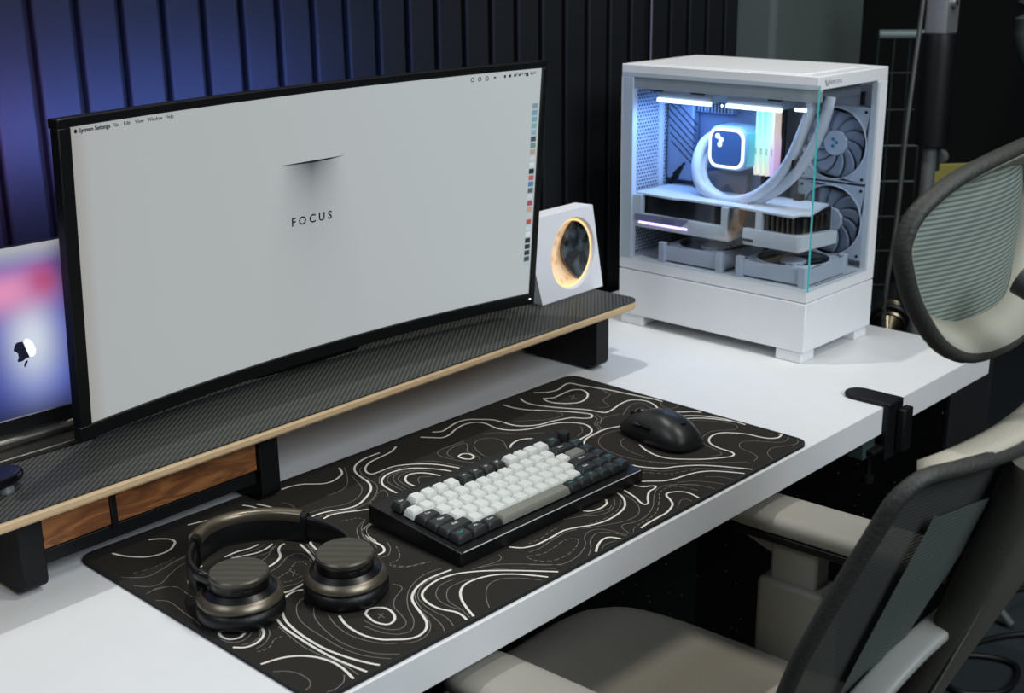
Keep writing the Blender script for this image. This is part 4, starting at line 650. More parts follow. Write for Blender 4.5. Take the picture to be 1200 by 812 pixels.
def grid_mask(a, b, p, rad):
    ra = M('FLOOR', M('DIVIDE', b, p*.87)); sh_ = M('MULTIPLY', M('MODULO', ra, 2), .5)
    fa = M('SUBTRACT', M('FRACT', M('ADD', M('DIVIDE', a, p), sh_)), .5); fb = M('MULTIPLY', M('SUBTRACT', M('FRACT', M('DIVIDE', b, p*.87)), .5), .87)
    return M('LESS_THAN', M('ADD', M('MULTIPLY', fa, fa), M('MULTIPLY', fb, fb)), rad*rad)
gk = grid_mask(M('ADD', sx.outputs[0], 1), M('ADD', sx.outputs[2], 1), .0068, .30)
nt.links.new(MIX(gk, lin((206, 210, 220)), lin((38, 46, 68))), bs.inputs['Base Color'])
obj('rear_wall', B((.004, CW-.004, CD-.014, CD-.010, .117, .40)), perf, PC, label='perforated white rear wall')
obj('rear_wall_rim', B((.082, .094, CD-.018, CD-.013, .215, .385)), white_case, PC, bevel=.001)
tray = obj('motherboard_tray', B((.126, .130, .150, CD-.014, .118, .40)), mat('tray_dark', (24, 26, 32), .6), PC)
# motherboard
mb = obj('motherboard', B((.118, .126, .160, .340, .215, .392)), mat('board_slate', (96, 108, 134), .55), PC, bevel=.0006)
obj('io_cover', B((.100, .118, .286, .340, .236, .392)), mat('board_silver', (128, 140, 164), .45, .2), mb, bevel=.003)
for k in range(7):
    o = obj('diagonal_groove', B((-.0006, .0006, -.045+k*.002, .040-k*.003, -.0007, .0007)), gap_black, mb, loc=(.0998, .313, .358-k*.012), rot=(math.radians(38), 0, 0))
obj('heatsink', B((.098, .118, .210, .284, .352, .388)), mat('board_silver', (128, 140, 164), .45, .2), mb, bevel=.003)
for k in range(11): obj('heatsink_fin', B((.0965, .099, .213+k*.0064, .2155+k*.0064, .354, .370)), mat('fin_dark', (32, 34, 40), .5), mb)
obj('heatsink', B((.100, .118, .180, .285, .222, .258)), mat('board_grey', (92, 98, 108), .45, .2), mb, bevel=.004)
for k in range(4):
    o = obj('grille_slot', B((-.001, .001, -.016, .016, -.002, .002)), gap_black, mb, loc=(.0998, .325-k*.004, .232+k*.0075), rot=(math.radians(-42), 0, 0))
for k in range(4):
    obj('memory_slot', B((.112, .118, .121+k*.0105, .129+k*.0105, .235, .375)), gap_black, mb)
obj('cable_plug', B((.104, .122, .098, .112, .250, .300)), black_plastic, mb, bevel=.001)
obj('cable_plug', B((.108, .122, .084, .096, .215, .236)), black_plastic, mb, bevel=.001)
# cooler head
CO = bpy.data.objects.new('cpu_cooler', None); COL.objects.link(CO); CO.parent = PC; CO.location = (0, 0, 0)
shell = mat('cooler_shell', (150, 184, 214), .35)
nt, N, M, MIX, bs = nodes_of(shell)
obj('housing', prism(rrect(.163, .236, .268, .338, .019, 6), .071, .117, 'x'), shell, CO, bevel=.004, seg=3)
obj('face', prism(rrect(.168, .231, .273, .333, .016, 6), .0690, .0725, 'x'), mat('cooler_face', (66, 96, 146), .3, emit=.35), CO)
obj('light_ring', ring_prism(rrect(.1665, .2325, .2715, .3345, .0165, 6), rrect(.1705, .2285, .2755, .3305, .0135, 6), .0682, .0705, 'x'), mat('ring_white', (235, 246, 255), .5, emit=1.5), CO)
for yy, zz in ((.2165, .3215), (.2100, .3160), (.2120, .3085)):
    obj('logo_dot', lathe([(0, .0), (.0042, 0), (.0042, .0008), (0, .0008)], 12, (.0682, yy, zz), 'x'), mat('ring_white', (235, 246, 255), .5, emit=1.5), CO)
obj('glow_edge', prism(rrect(.1605, .1655, .276, .330, .002), .074, .114, 'x'), mat('cooler_teal', (96, 178, 190), .4, emit=.28), CO, bevel=.001)
# memory sticks
def grad_mat(name, stops, strength):
    m = mat(name, (200, 220, 210), .4); nt, N, M, MIX, bs = nodes_of(m)
    tc = N('ShaderNodeTexCoord'); s = N('ShaderNodeSeparateXYZ'); nt.links.new(tc.outputs['Generated'], s.inputs[0]); r = N('ShaderNodeValToRGB')
    r.color_ramp.elements[0].color = (*lin(stops[0][1]), 1); r.color_ramp.elements[0].position = stops[0][0]
    r.color_ramp.elements[1].color = (*lin(stops[-1][1]), 1); r.color_ramp.elements[1].position = stops[-1][0]
    for p, c in stops[1:-1]: r.color_ramp.elements.new(p).color = (*lin(c), 1)
    nt.links.new(s.outputs[2], r.inputs[0]); nt.links.new(r.outputs[0], bs.inputs['Emission Color']); bs.inputs['Emission Strength'].default_value = strength
    bs.inputs['Base Color'].default_value = (.2, .2, .2, 1)
    return m
ram_m = [grad_mat('memory_glow_warm', [(0, (200, 110, 200)), (.35, (225, 150, 190)), (.6, (235, 190, 170)), (1, (240, 205, 160))], .75),
         grad_mat('memory_glow_cool', [(0, (240, 200, 170)), (.25, (200, 225, 170)), (.6, (140, 225, 200)), (1, (80, 195, 225))], .75)]
for k in range(4):
    y = .1265+k*.0098
    st_ = obj('memory_stick', prism([(y, .262), (y+.0052, .262), (y+.0078, .285), (y+.0078, .315), (y+.0050, .330), (y+.0050, .372), (y+.0008, .372), (y+.0008, .330), (y-.0008, .315), (y-.0008, .285)], .092, .116, 'x'), ram_m[0] if k == 0 else ram_m[1], PC, label='glowing memory stick')
    text('print', 'RAM', .0045, st_, mat('print_grey', (100, 120, 110), .6), basis((.0915, y+.0035, .300), (0, 0, -1), (-1, 0, 0)), depth=.0001)
# tubes, radiator, led strips
tb = mat('tube_white', (212, 216, 226), .5, bump=.6, bscale=1200)
obj('coolant_tube', tube(cr([(.102, .236, .322), (.080, .250, .306), (.058, .248, .276), (.046, .232, .246), (.044, .200, .229), (.042, .165, .2265), (.041, .125, .240), (.041, .090, .268), (.042, .066, .302), (.044, .052, .336), (.047, .040, .375), (.05, .037, .40)], 8), .0082, 14), tb, PC, smooth=60)
obj('coolant_tube', tube(cr([(.104, .230, .302), (.084, .246, .286), (.068, .244, .260), (.062, .225, .236), (.060, .190, .2225), (.057, .150, .222), (.052, .110, .240), (.046, .070, .268), (.042, .042, .300), (.040, .022, .335), (.041, .010, .37), (.045, .006, .40)], 8), .0082, 14), tb, PC, smooth=60)
obj('tube_clip', B((.036, .050, .052, .060, .290, .303)), black_plastic, PC, bevel=.001)
rad = obj('radiator', B((.020, .150, .015, .330, .392, .4125)), mat('radiator_grey', (120, 124, 134), .5), PC, bevel=.001)
led = mat('led_white', (214, 234, 255), .5, emit=3.4)
for y0, y1 in ((.196, .304), (.070, .172)):
    fr = obj('top_fan', ring_prism(rrect(.022, .142, y0, y1, .004), rrect(.026, .138, y0+.004, y1-.004, .045, 6), .378, .392), mat('fan_white', (196, 202, 214), .5), PC)
    obj('light_strip', B((.019, .0225, y0+.002, y1-.002, .374, .380)), led, fr, bevel=.001, label='bright white light strip')
obj('light_strip', B((.019, .0225, .030, .050, .378, .383)), led, PC, bevel=.001, label='bright white light strip')
obj('screw_led', lathe([(0, 0), (.0022, 0), (0, .003)], 10, (.018, .176, .377), 'x'), led, PC)
for y0 in (.29, .21, .07): obj('roof_clip', B((.013, .020, y0, y0+.022, .391, .398)), black_plastic, PC)
# graphics card
GC = bpy.data.objects.new('graphics_card', None); COL.objects.link(GC); GC.parent = PC
gw = mat('card_white', (224, 226, 230), .4); gb = mat('card_black', (20, 21, 23), .45)
obj('backplate', prism([(.0, .030), (.022, .030), (.03, .018), (.120, .040), (.124, .334), (.010, .334), (.004, .25), (.010, .24), (.010, .12)][::1], .2225, .2262, 'z'), gw, GC, bevel=.0006)
obj('cooler_block', B((.018, .118, .034, .330, .186, .2225)), gb, GC)
sh1 = obj('shroud', prism([(.010, .168), (.120, .168), (.120, .186), (.006, .192), (.004, .180)], .150, .335, 'y'), gw, GC, bevel=.001)
obj('shroud', prism([(.006, .170), (.120, .166), (.120, .186), (.004, .196), (.002, .182)], .022, .120, 'y'), gw, GC, bevel=.001)
obj('bracket', B((.004, .014, .318, .334, .188, .2225)), gw, GC); obj('bracket', B((.006, .018, .150, .162, .188, .2225)), gw, GC); obj('bracket', B((.006, .016, .088, .099, .192, .2225)), gw, GC)
obj('vent_slot', B((.0025, .006, .100, .119, .176, .183)), gb, GC)
for k in range(6): obj('heat_pipe', tube([(.012, .036+k*.009, .1965), (.012, .036+k*.009, .220)], .0026, 8), mat('nickel', (150, 140, 128), .3, 1), GC, smooth=60)
for k in range(5): obj('heat_pipe', tube([(.028+k*.016, .026, .1965), (.028+k*.016, .026, .218)], .0035, 8), mat('nickel', (150, 140, 128), .3, 1), GC, smooth=60)
obj('power_cable', tube(cr([(.012, .137, .2225), (.006, .135, .212), (.008, .133, .196), (.03, .130, .184)], 5), .006, 8), mat('grey_sleeve', (96, 92, 86), .7), GC, smooth=60)
obj('light_bar', B((.0030, .0060, .225, .322, .1765, .1800)), mat('bar_violet', (216, 190, 255), .5, emit=2.2), GC, label='pink and violet light bar')
obj('dark_panel', prism([(.236, .1805), (.330, .1805), (.330, .1915), (.222, .1935)], .0030, .0050, 'x'), mat('panel_lilac', (150, 146, 176), .4), GC)
text('card_lettering', 'ASUS', .0105, GC, mat('letter_lilac', (120, 118, 150), .4), basis((.0026, .262, .1865), (0, -1, .0), (-1, 0, 0)), depth=.0002)
# fans
fanw = mat('fan_white', (196, 202, 214), .5); fand = mat('fan_blade', (150, 158, 172), .6); fang = mat('fan_grey', (150, 156, 168), .5)
def fan(M4, frame_m, blade_m, lbl, logo=False):
    def X(bm): bm.transform(M4); return bm
    out = rrect(-.0595, .0595, -.0595, .0595, .004, 8); n = len(out)
    inn = [(.0565*math.cos(math.radians(225)+2*math.pi*i/n), .0565*math.sin(math.radians(225)+2*math.pi*i/n)) for i in range(n)]
    f = obj('fan', X(ring_prism(out, inn, 0, .024)), frame_m, PC, label=lbl)
    obj('rim', X(ring_prism([(a*.0575, b*.0575) for a, b in circ(1, 36)], [(a*.0558, b*.0558) for a, b in circ(1, 36)], .0240, .0250)), mat('rim_pale', (214, 220, 230), .4), f)
    bm = bmesh.new()
    for k in range(11):
        a0 = 2*math.pi*k/11; rows_ = []
        for j in range(6):
            r = .018+j*.0073; sw = .55*(j/5)**1.2; R = []
            for i in range(5):
                a = a0+sw+.56*(i/4); R.append(bm.verts.new((r*math.cos(a), r*math.sin(a), .019-.005*(i/4))))
            rows_.append(R)
        for a, b in zip(rows_, rows_[1:]):
            for i in range(4): bm.faces.new((a[i], a[i+1], b[i+1], b[i]))
    o = obj('blades', X(bm), blade_m, f, smooth=60); md = o.modifiers.new('solid', 'SOLIDIFY'); md.thickness = .0012
    obj('fill_disc', X(lathe([(0, .0006), (.055, .0006), (.055, .0014), (0, .0014)], 36)), mat('fill_disc_grey', (104, 110, 122), .7), f)  # pale disc added to lighten the dark gaps between the blades
    obj('hub', X(lathe([(.0205, .002), (.0205, .019), (.019, .0215), (0, .0218)], 28)), frame_m, f, smooth=35)
    for sx_ in (-1, 1):
        for sy_ in (-1, 1): obj('screw', X(lathe([(0, .0238), (.0024, .0238), (.0024, .0252), (0, .0252)], 10, (sx_*.0525, sy_*.0525, 0))), black_plastic, f)
    for k in range(4): obj('strut', X(B((.018, .056, -.0015, .0015, .0005, .003)) if k == 0 else (lambda b: (b.transform(Matrix.Rotation(k*math.pi/2+.4, 4, 'Z')), b)[1])(B((.018, .056, -.0015, .0015, .0005, .003)))), frame_m, f)
    if logo:
        for q, (a, b) in enumerate(((.003, .006), (-.003, .001), (.003, -.005))):
            obj('logo_dot', X(lathe([(0, .0217), (.0030, .0217), (.0030, .0223), (0, .0223)], 10, (a, b, 0))), mat('logo_teal', (40, 130, 150), .5), f)
    return f
Rside = Matrix(((0, 0, -1, 0), (1, 0, 0, 0), (0, 1, 0, 0), (0, 0, 0, 1)))   # local z -> -x
fan(Matrix.Translation((CW-.006, .0690, .3110)) @ Rside, fanw, fand, 'upper white side fan', True)
fan(Matrix.Translation((CW-.006, .0690, .1880)) @ Rside, fanw, fand, 'lower white side fan')
fan(Matrix.Translation((.070, .2180, .1205)), fanw, mat('blade_dark', (70, 76, 86), .45), 'rear floor fan lying flat')
fan(Matrix.Translation((.070, .0680, .1205)), fanw, mat('blade_dark', (70, 76, 86), .45), 'front floor fan lying flat')
for y in (.012, .124, .162, .274):
    for x in (.008, .126): obj('fan_mount', B((x-.004, x+.006, y-.005, y+.007, .117, .150)), fanw, PC, bevel=.0012)
for k in range(14): obj('deck_slot', B((.035+k*.009, .038+k*.009, .0035, .0068, .1166, .1174)), gap_black, PC)
obj('side_glass', B((-.0035, -.0002, .001, CD-.004, .1160, .4200)), glass, PC)
obj('front_glass', B((.0, CW-.030, -.0035, -.0002, .1160, .4105)), glass, PC)
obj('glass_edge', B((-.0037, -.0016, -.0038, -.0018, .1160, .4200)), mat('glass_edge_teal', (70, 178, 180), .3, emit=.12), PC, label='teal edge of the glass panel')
obj('cable_end', B((CW-.046, CW-.040, .014, .020, .376, .396)), black_plastic, PC)
text('front_lettering', 'DEEPCOOL', .0075, PC, mat('letter_grey', (150, 154, 160), .5), basis((.045, -.0003, .4218), (1, 0, 0), (0, -1, 0)), space=1.05)
bm = bmesh.new()
for pts in (((.016, .4262), (.0195, .4262), (.0225, .4185), (.0205, .4170)), ((.0255, .4262), (.029, .4262), (.0245, .4175), (.0225, .4185))):
    prism(pts, -.0006, .0002, 'y', bm)
obj('front_emblem', bm, mat('letter_grey', (150, 154, 160), .5), PC)

# ---------------------------------------------------------------- desk clamp
CL = thing('desk_clamp', 'black metal hook clamp gripping the front edge of the desk', 'clamp', (1.006, -.005, 0))
obj('top_arm', prism(rrect(-.020, .022, -.010, .068, [.003, .003, .020, .020], 6), .0004, .0065), black_matte, CL, bevel=.0018)
obj('front_plate', prism(rrect(-.020, .024, -.078, .0060, [.004, .004, .004, .004], 4), -.0085, -.0008, 'y'), black_matte, CL, bevel=.0015)
obj('hook', B((.004, .030, -.022, -.0085, -.070, -.006)), black_matte, CL, bevel=.003)
obj('lower_jaw', B((-.058, -.026, .005, .030, -.070, -.041)), mat('clamp_green_grey', (50, 64, 62), .5), CL, bevel=.002, label='grey green lower jaw')
obj('thumb_screw', lathe([(0, -.12), (.009, -.12), (.009, -.11), (.004, -.108), (.004, -.06), (0, -.06)], 16, (-.01, .02, 0)), black_matte, CL, smooth=40)
obj('bottom_arm', B((-.050, .018, -.006, .045, -.062, -.056)), black_matte, CL, bevel=.001)
# ---------------------------------------------------------------- office chair
CHX, CHY, CHA = .462, -.085, math.radians(3)
CHR = thing('office_chair', 'grey mesh office chair with headrest and armrests pushed up to the desk', 'chair', (CHX, CHY, -.74), (0, 0, CHA))
ZB = .74
fab = mat('seat_fabric', (178, 172, 158), .95, bump=1.0, bscale=900, noise=.35, nscale=900, sheen=.3)
pad = mat('armrest_pad', (148, 145, 136), .6, bump=.15, bscale=600)
plg = mat('chair_plastic_grey', (142, 140, 130), .5)
pld = mat('chair_frame_dark', (40, 42, 40), .55, bump=.6, bscale=400)
# seat: a crowned cushion
bm = bmesh.new(); nx, ny = 22, 24; top = []
def se(u, v):   # superellipse footprint
    a = u; b = v; m_ = max(abs(a), abs(b), 1e-6); l = (abs(a)**7+abs(b)**7)**(1/7); k = m_/l if l else 1
    return a*k, b*k
for j in range(ny+1):
    R = []
    for i in range(nx+1):
        u, v = -1+2*i/nx, -1+2*j/ny; a, b = se(u, v); e = max(abs(u), abs(v))
        z = -.240-.010*e**2-.024*(max(0, e-.80)/.20)**2-.014*(v > .3)*(v-.3)**2*2
        R.append(bm.verts.new((a*.268, .055+b*.300, z+ZB)))
    top.append(R)
for j in range(ny):
    for i in range(nx): bm.faces.new((top[j][i], top[j][i+1], top[j+1][i+1], top[j+1][i]))
edge_ = [top[0][i] for i in range(nx)]+[top[j][nx] for j in range(ny)]+[top[ny][i] for i in range(nx, 0, -1)]+[top[j][0] for j in range(ny, 0, -1)]
low = [bm.verts.new((v.co.x*.95, .055+(v.co.y-.055)*.95, ZB-.385)) for v in edge_]
for i in range(len(edge_)):
    j = (i+1) % len(edge_); bm.faces.new((edge_[i], edge_[j], low[j], low[i]))
bm.faces.new(low)
obj('seat', bm, fab, CHR, smooth=70)
obj('seat_pan', prism(rrect(-.22, .22, -.22, .24, .06), ZB-.42, ZB-.385), pld, CHR, bevel=.006)
for s in (-1, 1):
    x = .266 if s > 0 else -.249
    ap = bmesh.new()
    pad_bm = sweep([(x, -.17+.31*t, ZB-.070) for t in (0, .004, .02, .05, .5, .86, .90, .94, .965, .985, .996, 1)], [(.040*math.copysign(abs(math.cos(a))**.55, math.cos(a)), .0155*math.copysign(abs(math.sin(a))**.85, math.sin(a))) for a in [2*math.pi*i/24 for i in range(24)]], scale=[.5, .7, .9, 1, 1, 1, .97, .90, .80, .65, .45, .2])
    obj('armrest', pad_bm, pad, CHR, smooth=70, label='rounded grey armrest pad')
    obj('armrest_plate', prism(rrect(x-.036, x+.036, -.16, .130, .030, 8), ZB-.093, ZB-.082), black_plastic, CHR, bevel=.002)
    obj('armrest_post', prism(rrect(.000, .064, ZB-.30, ZB-.091, [0, 0, .006, .006]), x-.018, x+.018, 'x'), plg, CHR, bevel=.005, seg=3)
    obj('armrest_wedge', prism([(.064, ZB-.093), (.115, ZB-.093), (.112, ZB-.101), (.064, ZB-.118)], x-.015, x+.015, 'x'), plg, CHR, bevel=.002)
    obj('armrest_sleeve', prism(rrect(-.014, .078, ZB-.43, ZB-.150, .008), x-.026, x+.026, 'x'), plg, CHR, bevel=.007, seg=3)
    obj('armrest_bracket', B((min(x, s*.05), max(x, s*.05), 0, .06, ZB-.43, ZB-.405)), pld, CHR, bevel=.004)
# backrest
def back_y(z, x):     # z relative to desk top
    return -.203-.37*max(z, -.06)-.12*min(0, z+.06)-.040*(1-(x/.21)**2)
BW0, BW1, BZ0, BZ1 = .185, .232, -.205, .232
def bw(z):
    t = (z-BZ0)/(BZ1-BZ0); return BW0+(BW1-BW0)*math.sin(min(1, t*1.15)*math.pi/2)-.022*max(0, t-.6)/.4
out = []
for x, z in rrect(-1, 1, BZ0, BZ1, .0, 1): pass
loop = []
def add(x, z): loop.append((x, z))
ns = 16
rc = .028
for i in range(ns+1):
    z = BZ0+rc+(BZ1-rc-BZ0-rc)*i/ns; add(bw(z), z)
for i in range(1, 7):
    a = math.radians(90*i/7); w = bw(BZ1-rc); add(w-rc+rc*math.cos(a), BZ1-rc+rc*math.sin(a))
for i in range(0, 13): w = bw(BZ1)-rc; add(w-2*w*i/12, BZ1-.012*math.sin(math.pi*i/12))
for i in range(1, 7):
    a = math.radians(90+90*i/7); w = bw(BZ1-rc); add(-w+rc+rc*math.cos(a), BZ1-rc+rc*math.sin(a))
for i in range(ns+1):
    z = BZ1-rc-(BZ1-rc-BZ0-rc)*i/ns; add(-bw(z), z)
for i in range(1, 7):
    a = math.radians(180+90*i/7); w = bw(BZ0+rc); add(-w+rc+rc*math.cos(a), BZ0+rc+rc*math.sin(a))
for i in range(0, 9): w = bw(BZ0)-rc; add(-w+2*w*i/8, BZ0)
for i in range(1, 7):
    a = math.radians(270+90*i/7); w = bw(BZ0+rc); add(w-rc+rc*math.cos(a), BZ0+rc+rc*math.sin(a))
path = [Vector((x, back_y(z, x), z+ZB)) for x, z in loop]
clean = [path[0]]
for p in path[1:]:
    if (p-clean[-1]).length > .004: clean.append(p)
if (clean[0]-clean[-1]).length < .004: clean.pop()
rim = mat('chair_rim', (40, 42, 38), .6, bump=.8, bscale=300)
lip_m = mat('lip_fabric', (164, 160, 146), .7, bump=.8, bscale=500)
BK = bpy.data.objects.new('backrest', None); COL.objects.link(BK); BK.parent = CHR
n = len(clean); bm = bmesh.new(); rings = []
cen = Vector((0, -.26, ZB))
for i, p in enumerate(clean):
    t = (clean[(i+1) % n]-clean[i-1]).normalized(); nb = Vector((0, -.958, -.287)); s = t.cross(nb).normalized()
    if s.dot(p-cen) < 0: s = -s
    topk = max(0, min(1, (p.z-ZB-.17)/.05)) 
    R = []
    for a, b in circ(1, 12):
        q = p+s*(a*.0065)+nb*(b*.0075)
        R.append(bm.verts.new(q))
    rings.append(R)
for i in range(n):
    A, C = rings[i], rings[(i+1) % n]
    for k in range(12): bm.faces.new((A[k], A[(k+1) % 12], C[(k+1) % 12], C[k]))
obj('rim', bm, rim, BK, smooth=60, label='thick dark rim around the mesh')
bm = bmesh.new(); G = []
for i in range(25):
    x = (-1+2*i/24)*.196; k = min(1, (1-abs(x)/.196)*4+.05)
    R = []
    for j in range(5):
        t = j/4; R.append(bm.verts.new((x*(1-.02*t), back_y(BZ1, x)+.040*k*t, ZB+BZ1-.001+.006*k*math.sin(t*math.pi)-.008*t)))
    G.append(R)
for a, b in zip(G, G[1:]):
    for j in range(4): bm.faces.new((a[j], a[j+1], b[j+1], b[j]))
o = obj('top_lip', bm, lip_m, BK, smooth=60, label='pale woven lip along the top of the backrest'); md = o.modifiers.new('solid', 'SOLIDIFY'); md.thickness = .004
def mesh_mat(name, c1, c2, pitch, alpha, axis=2):
    m = mat(name, c1, .7); nt, N, M, MIX, bs = nodes_of(m)
    tc = N('ShaderNodeTexCoord'); s = N('ShaderNodeSeparateXYZ'); nt.links.new(tc.outputs['Object'], s.inputs[0])
    f = M('FRACT', M('DIVIDE', M('ADD', s.outputs[axis], 2), pitch)); k = M('ABSOLUTE', M('MULTIPLY_ADD', f, 2, -1))
    nt.links.new(MIX(k, lin(c1), lin(c2)), bs.inputs['Base Color'])
    nt.links.new(M('MULTIPLY_ADD', k, -(1-alpha)*1.4, 1), bs.inputs['Alpha']); bs.inputs['Roughness'].default_value = .8
    return m
bmesh_mat = mesh_mat('back_mesh', (60, 63, 58), (40, 43, 41), .004, .92)
bm = bmesh.new(); G = []
for j in range(25):
    z = BZ0+.01+(BZ1-.02-BZ0)*j/24; w = bw(z)-.004
    if z > BZ1-rc: w = bw(BZ1-rc)-rc+math.sqrt(max(0, rc**2-(z-BZ1+rc)**2))-.002
    if z < BZ0+rc: w = bw(BZ0+rc)-rc+math.sqrt(max(0, rc**2-(BZ0+rc-z)**2))-.002
    G.append([bm.verts.new((w*(-1+2*i/16), back_y(z, w*(-1+2*i/16))+.004, z+ZB)) for i in range(17)])
for a, b in zip(G, G[1:]):
    for i in range(16): bm.faces.new((a[i], a[i+1], b[i+1], b[i]))
obj('mesh_panel', bm, bmesh_mat, BK, smooth=60)
bm = bmesh.new()
for sg in (-1, 1):
    pts = [(.062, .172), (.150, .184), (.158, .170), (.150, -.06), (.120, -.10), (.098, -.02), (.085, .06), (.070, .12)]
    vs = [bm.verts.new((sg*x, back_y(z, x)-.0035, z+ZB)) for x, z in cr(pts, 5, True)]
    c_ = bm.verts.new((sg*.118, back_y(.06, .118)-.0035, .06+ZB))
    for i in range(len(vs)): bm.faces.new((vs[i], vs[(i+1) % len(vs)], c_))
obj('mesh_window', bm, mesh_mat('window_mesh', (84, 92, 88), (62, 69, 66), .004, .9), BK, smooth=60, label='lighter see-through mesh area')
spm = mat('spine_plastic', (78, 77, 68), .6, bump=.3, bscale=500)
sp = cr([(0, -.340, ZB+.212), (0, -.302, ZB+.10), (0, -.268, ZB+.01), (0, -.238, ZB-.07), (0, -.215, ZB-.15), (0, -.200, ZB-.28), (0, -.15, ZB-.40)], 6)
def flat(w, h, n=4): return [(w*math.copysign(abs(math.cos(2*math.pi*i/20))**.4, math.cos(2*math.pi*i/20)), h*math.copysign(abs(math.sin(2*math.pi*i/20))**.6, math.sin(2*math.pi*i/20))) for i in range(20)]
spine = sweep(sp, flat(.078, .024), up=(0, 1, .2), scale=[1.15-.62*min(1, i/20) for i in range(len(sp))])
obj('spine', spine, spm, CHR, smooth=50, label='broad curved plastic spine')
obj('spine_seam', tube([Vector((-.078*(1.15-.62*min(1, i/20))*.93, p.y-.0145, p.z)) for i, p in enumerate(sp[:22])], .0016, 6), mat('seam_pale', (120, 120, 108), .5), CHR, smooth=60)
lum = cr([(-.185, -.200, ZB-.13), (-.168, -.226, ZB-.045), (-.140, -.248, ZB+.002), (-.085, -.262, ZB+.028), (0, -.275, ZB+.04), (.06, -.272, ZB+.035), (.105, -.262, ZB+.012), (.138, -.236, ZB-.04), (.155, -.200, ZB-.13)], 6)
obj('lumbar_support', sweep(lum, flat(.006, .014), up=(0, 1, 0)), mat('lumbar_pale', (150, 152, 146), .5), CHR, smooth=50, label='pale grey lumbar support band')
# headrest
HR = bpy.data.objects.new('headrest', None); COL.objects.link(HR); HR.parent = CHR; HR.location = (.062, -.250, ZB+.362)
ho = [(-.131, .028), (-.129, .004), (-.116, -.034), (-.088, -.074), (-.045, -.092), (.045, -.092), (.088, -.074), (.116, -.034), (.129, .004), (.131, .028), (.118, .054), (.078, .077), (0, .089), (-.078, .077), (-.118, .054)]
hpth = [Vector((p.x, -.10*(p.x/.16)**2*-.30-.012, p.y)) for p in cr([(x*1.30, z*.98) for x, z in ho], 5, True)]
def hsweep(k, dy, ra, rb, nseg=12):
    P = [Vector((p.x*k, p.y+dy, p.z*k)) for p in hpth]; return sweep(P, [(rb*a*.75, ra*b*.6) for a, b in circ(1, nseg)], True, up=(0, 1, 0))
obj('rim', hsweep(1.0, 0, .014, .0085), rim, HR, smooth=60, label='thick dark headrest rim')
bm = bmesh.new(); r1 = [bm.verts.new((p.x*.985, p.y-.006, p.z*.975)) for p in hpth]; r2 = [bm.verts.new((p.x*.83, p.y*.9+.022, p.z*.74)) for p in hpth]
for i in range(len(hpth)): bm.faces.new((r1[i], r1[(i+1) % len(hpth)], r2[(i+1) % len(hpth)], r2[i]))
o = obj('inner_flange', bm, mat('flange_grey', (150, 150, 138), .55), HR, smooth=60, label='pale inner flange of the headrest'); md = o.modifiers.new('solid', 'SOLIDIFY'); md.thickness = .002
bm = bmesh.new(); rr_ = []
for k in (1, .8, .6, .4, .2): rr_.append([bm.verts.new((p.x*.84*k, (p.y+.018)*.9*k*k+.006+.0, p.z*.75*k)) for p in hpth])
c0 = bm.verts.new((0, .006, 0))
for a, b in zip(rr_, rr_[1:]):
    for i in range(len(a)): bm.faces.new((a[i], a[(i+1) % len(a)], b[(i+1) % len(a)], b[i]))
for i in range(len(hpth)): bm.faces.new((rr_[-1][i], rr_[-1][(i+1) % len(hpth)], c0))
obj('mesh_panel', bm, mesh_mat('headrest_mesh', (146, 157, 147), (70, 82, 76), .0042, .95), HR, smooth=60)
obj('headrest_arm', tube(cr([(0, -.335, ZB+.20), (0, -.345, ZB+.26), (0, -.33, ZB+.32), (0, -.285, ZB+.345)], 6), .013, 10), pld, CHR, smooth=60)
obj('gas_column', lathe([(.026, .10), (.026, .24), (.018, .24), (.018, ZB-.42)], 20), pld, CHR, smooth=40)
for k in range(5):
    a = 2*math.pi*k/5+.3
    lg_ = obj('base_leg', sweep([(0, 0, .11), (.15*math.cos(a), .15*math.sin(a), .09), (.30*math.cos(a), .30*math.sin(a), .065)], circ(.016, 8)), pld, CHR, smooth=60)
    obj('caster', lathe([(0, -.02), (.028, -.02), (.028, .02), (0, .02)], 18, (.30*math.cos(a), .30*math.sin(a), .028), 'x'), pld, lg_, smooth=40)

# ---------------------------------------------------------------- background things
LS = thing('light_stand', 'chrome and black lighting stand standing on the floor behind the desk end', 'stand', (1.745, .318, -.74))
obj('lower_tube', lathe([(0, .02), (.0135, .02), (.0135, 1.03), (0, 1.03)], 20), grey_metal, LS, smooth=40)
obj('sleeve', lathe([(0, .985), (.034, .985), (.035, 1.165), (.032, 1.19), (0, 1.19)], 24), black_plastic, LS, smooth=40)
obj('chrome_clamp', prism(rrect(-.024, .030, -.022, .022, .008), 1.19, 1.34), chrome, LS, bevel=.002)
obj('side_rail', B((.026, .036, -.006, .006, .93, 1.34)), mat('rail_steel', (90, 98, 100), .4, .8), LS, bevel=.001)
obj('clamp_bolt', lathe([(.005, 0), (.009, 0), (.009, -.008), (.005, -.008)], 16, (-.004, -.022, 1.245), 'y'), grey_metal, LS, smooth=30)
obj('bolt_head', lathe([(0, 0), (.005, 0), (.005, -.006), (0, -.006)], 12, (-.004, -.022, 1.245), 'y'), gap_black, LS)
obj('wing_knob', lathe([(0, 0), (.012, 0), (.014, .014), (.006, .022), (0, .022)], 12, (.040, 0, .955), 'x'), grey_metal, LS, smooth=30)
for k in range(3):
    a = 2*math.pi*k/3+.85
    obj('leg', tube([(0, 0, .28), (.24*math.cos(a), .24*math.sin(a), .012)], .009, 8), grey_metal, LS, smooth=60)
def cable(name, pts, r, m, label, cat='cable', group=None):
    o = obj(name, tube(cr(pts, 8), r, 8), m, smooth=60); return tag(o, label, cat, group)
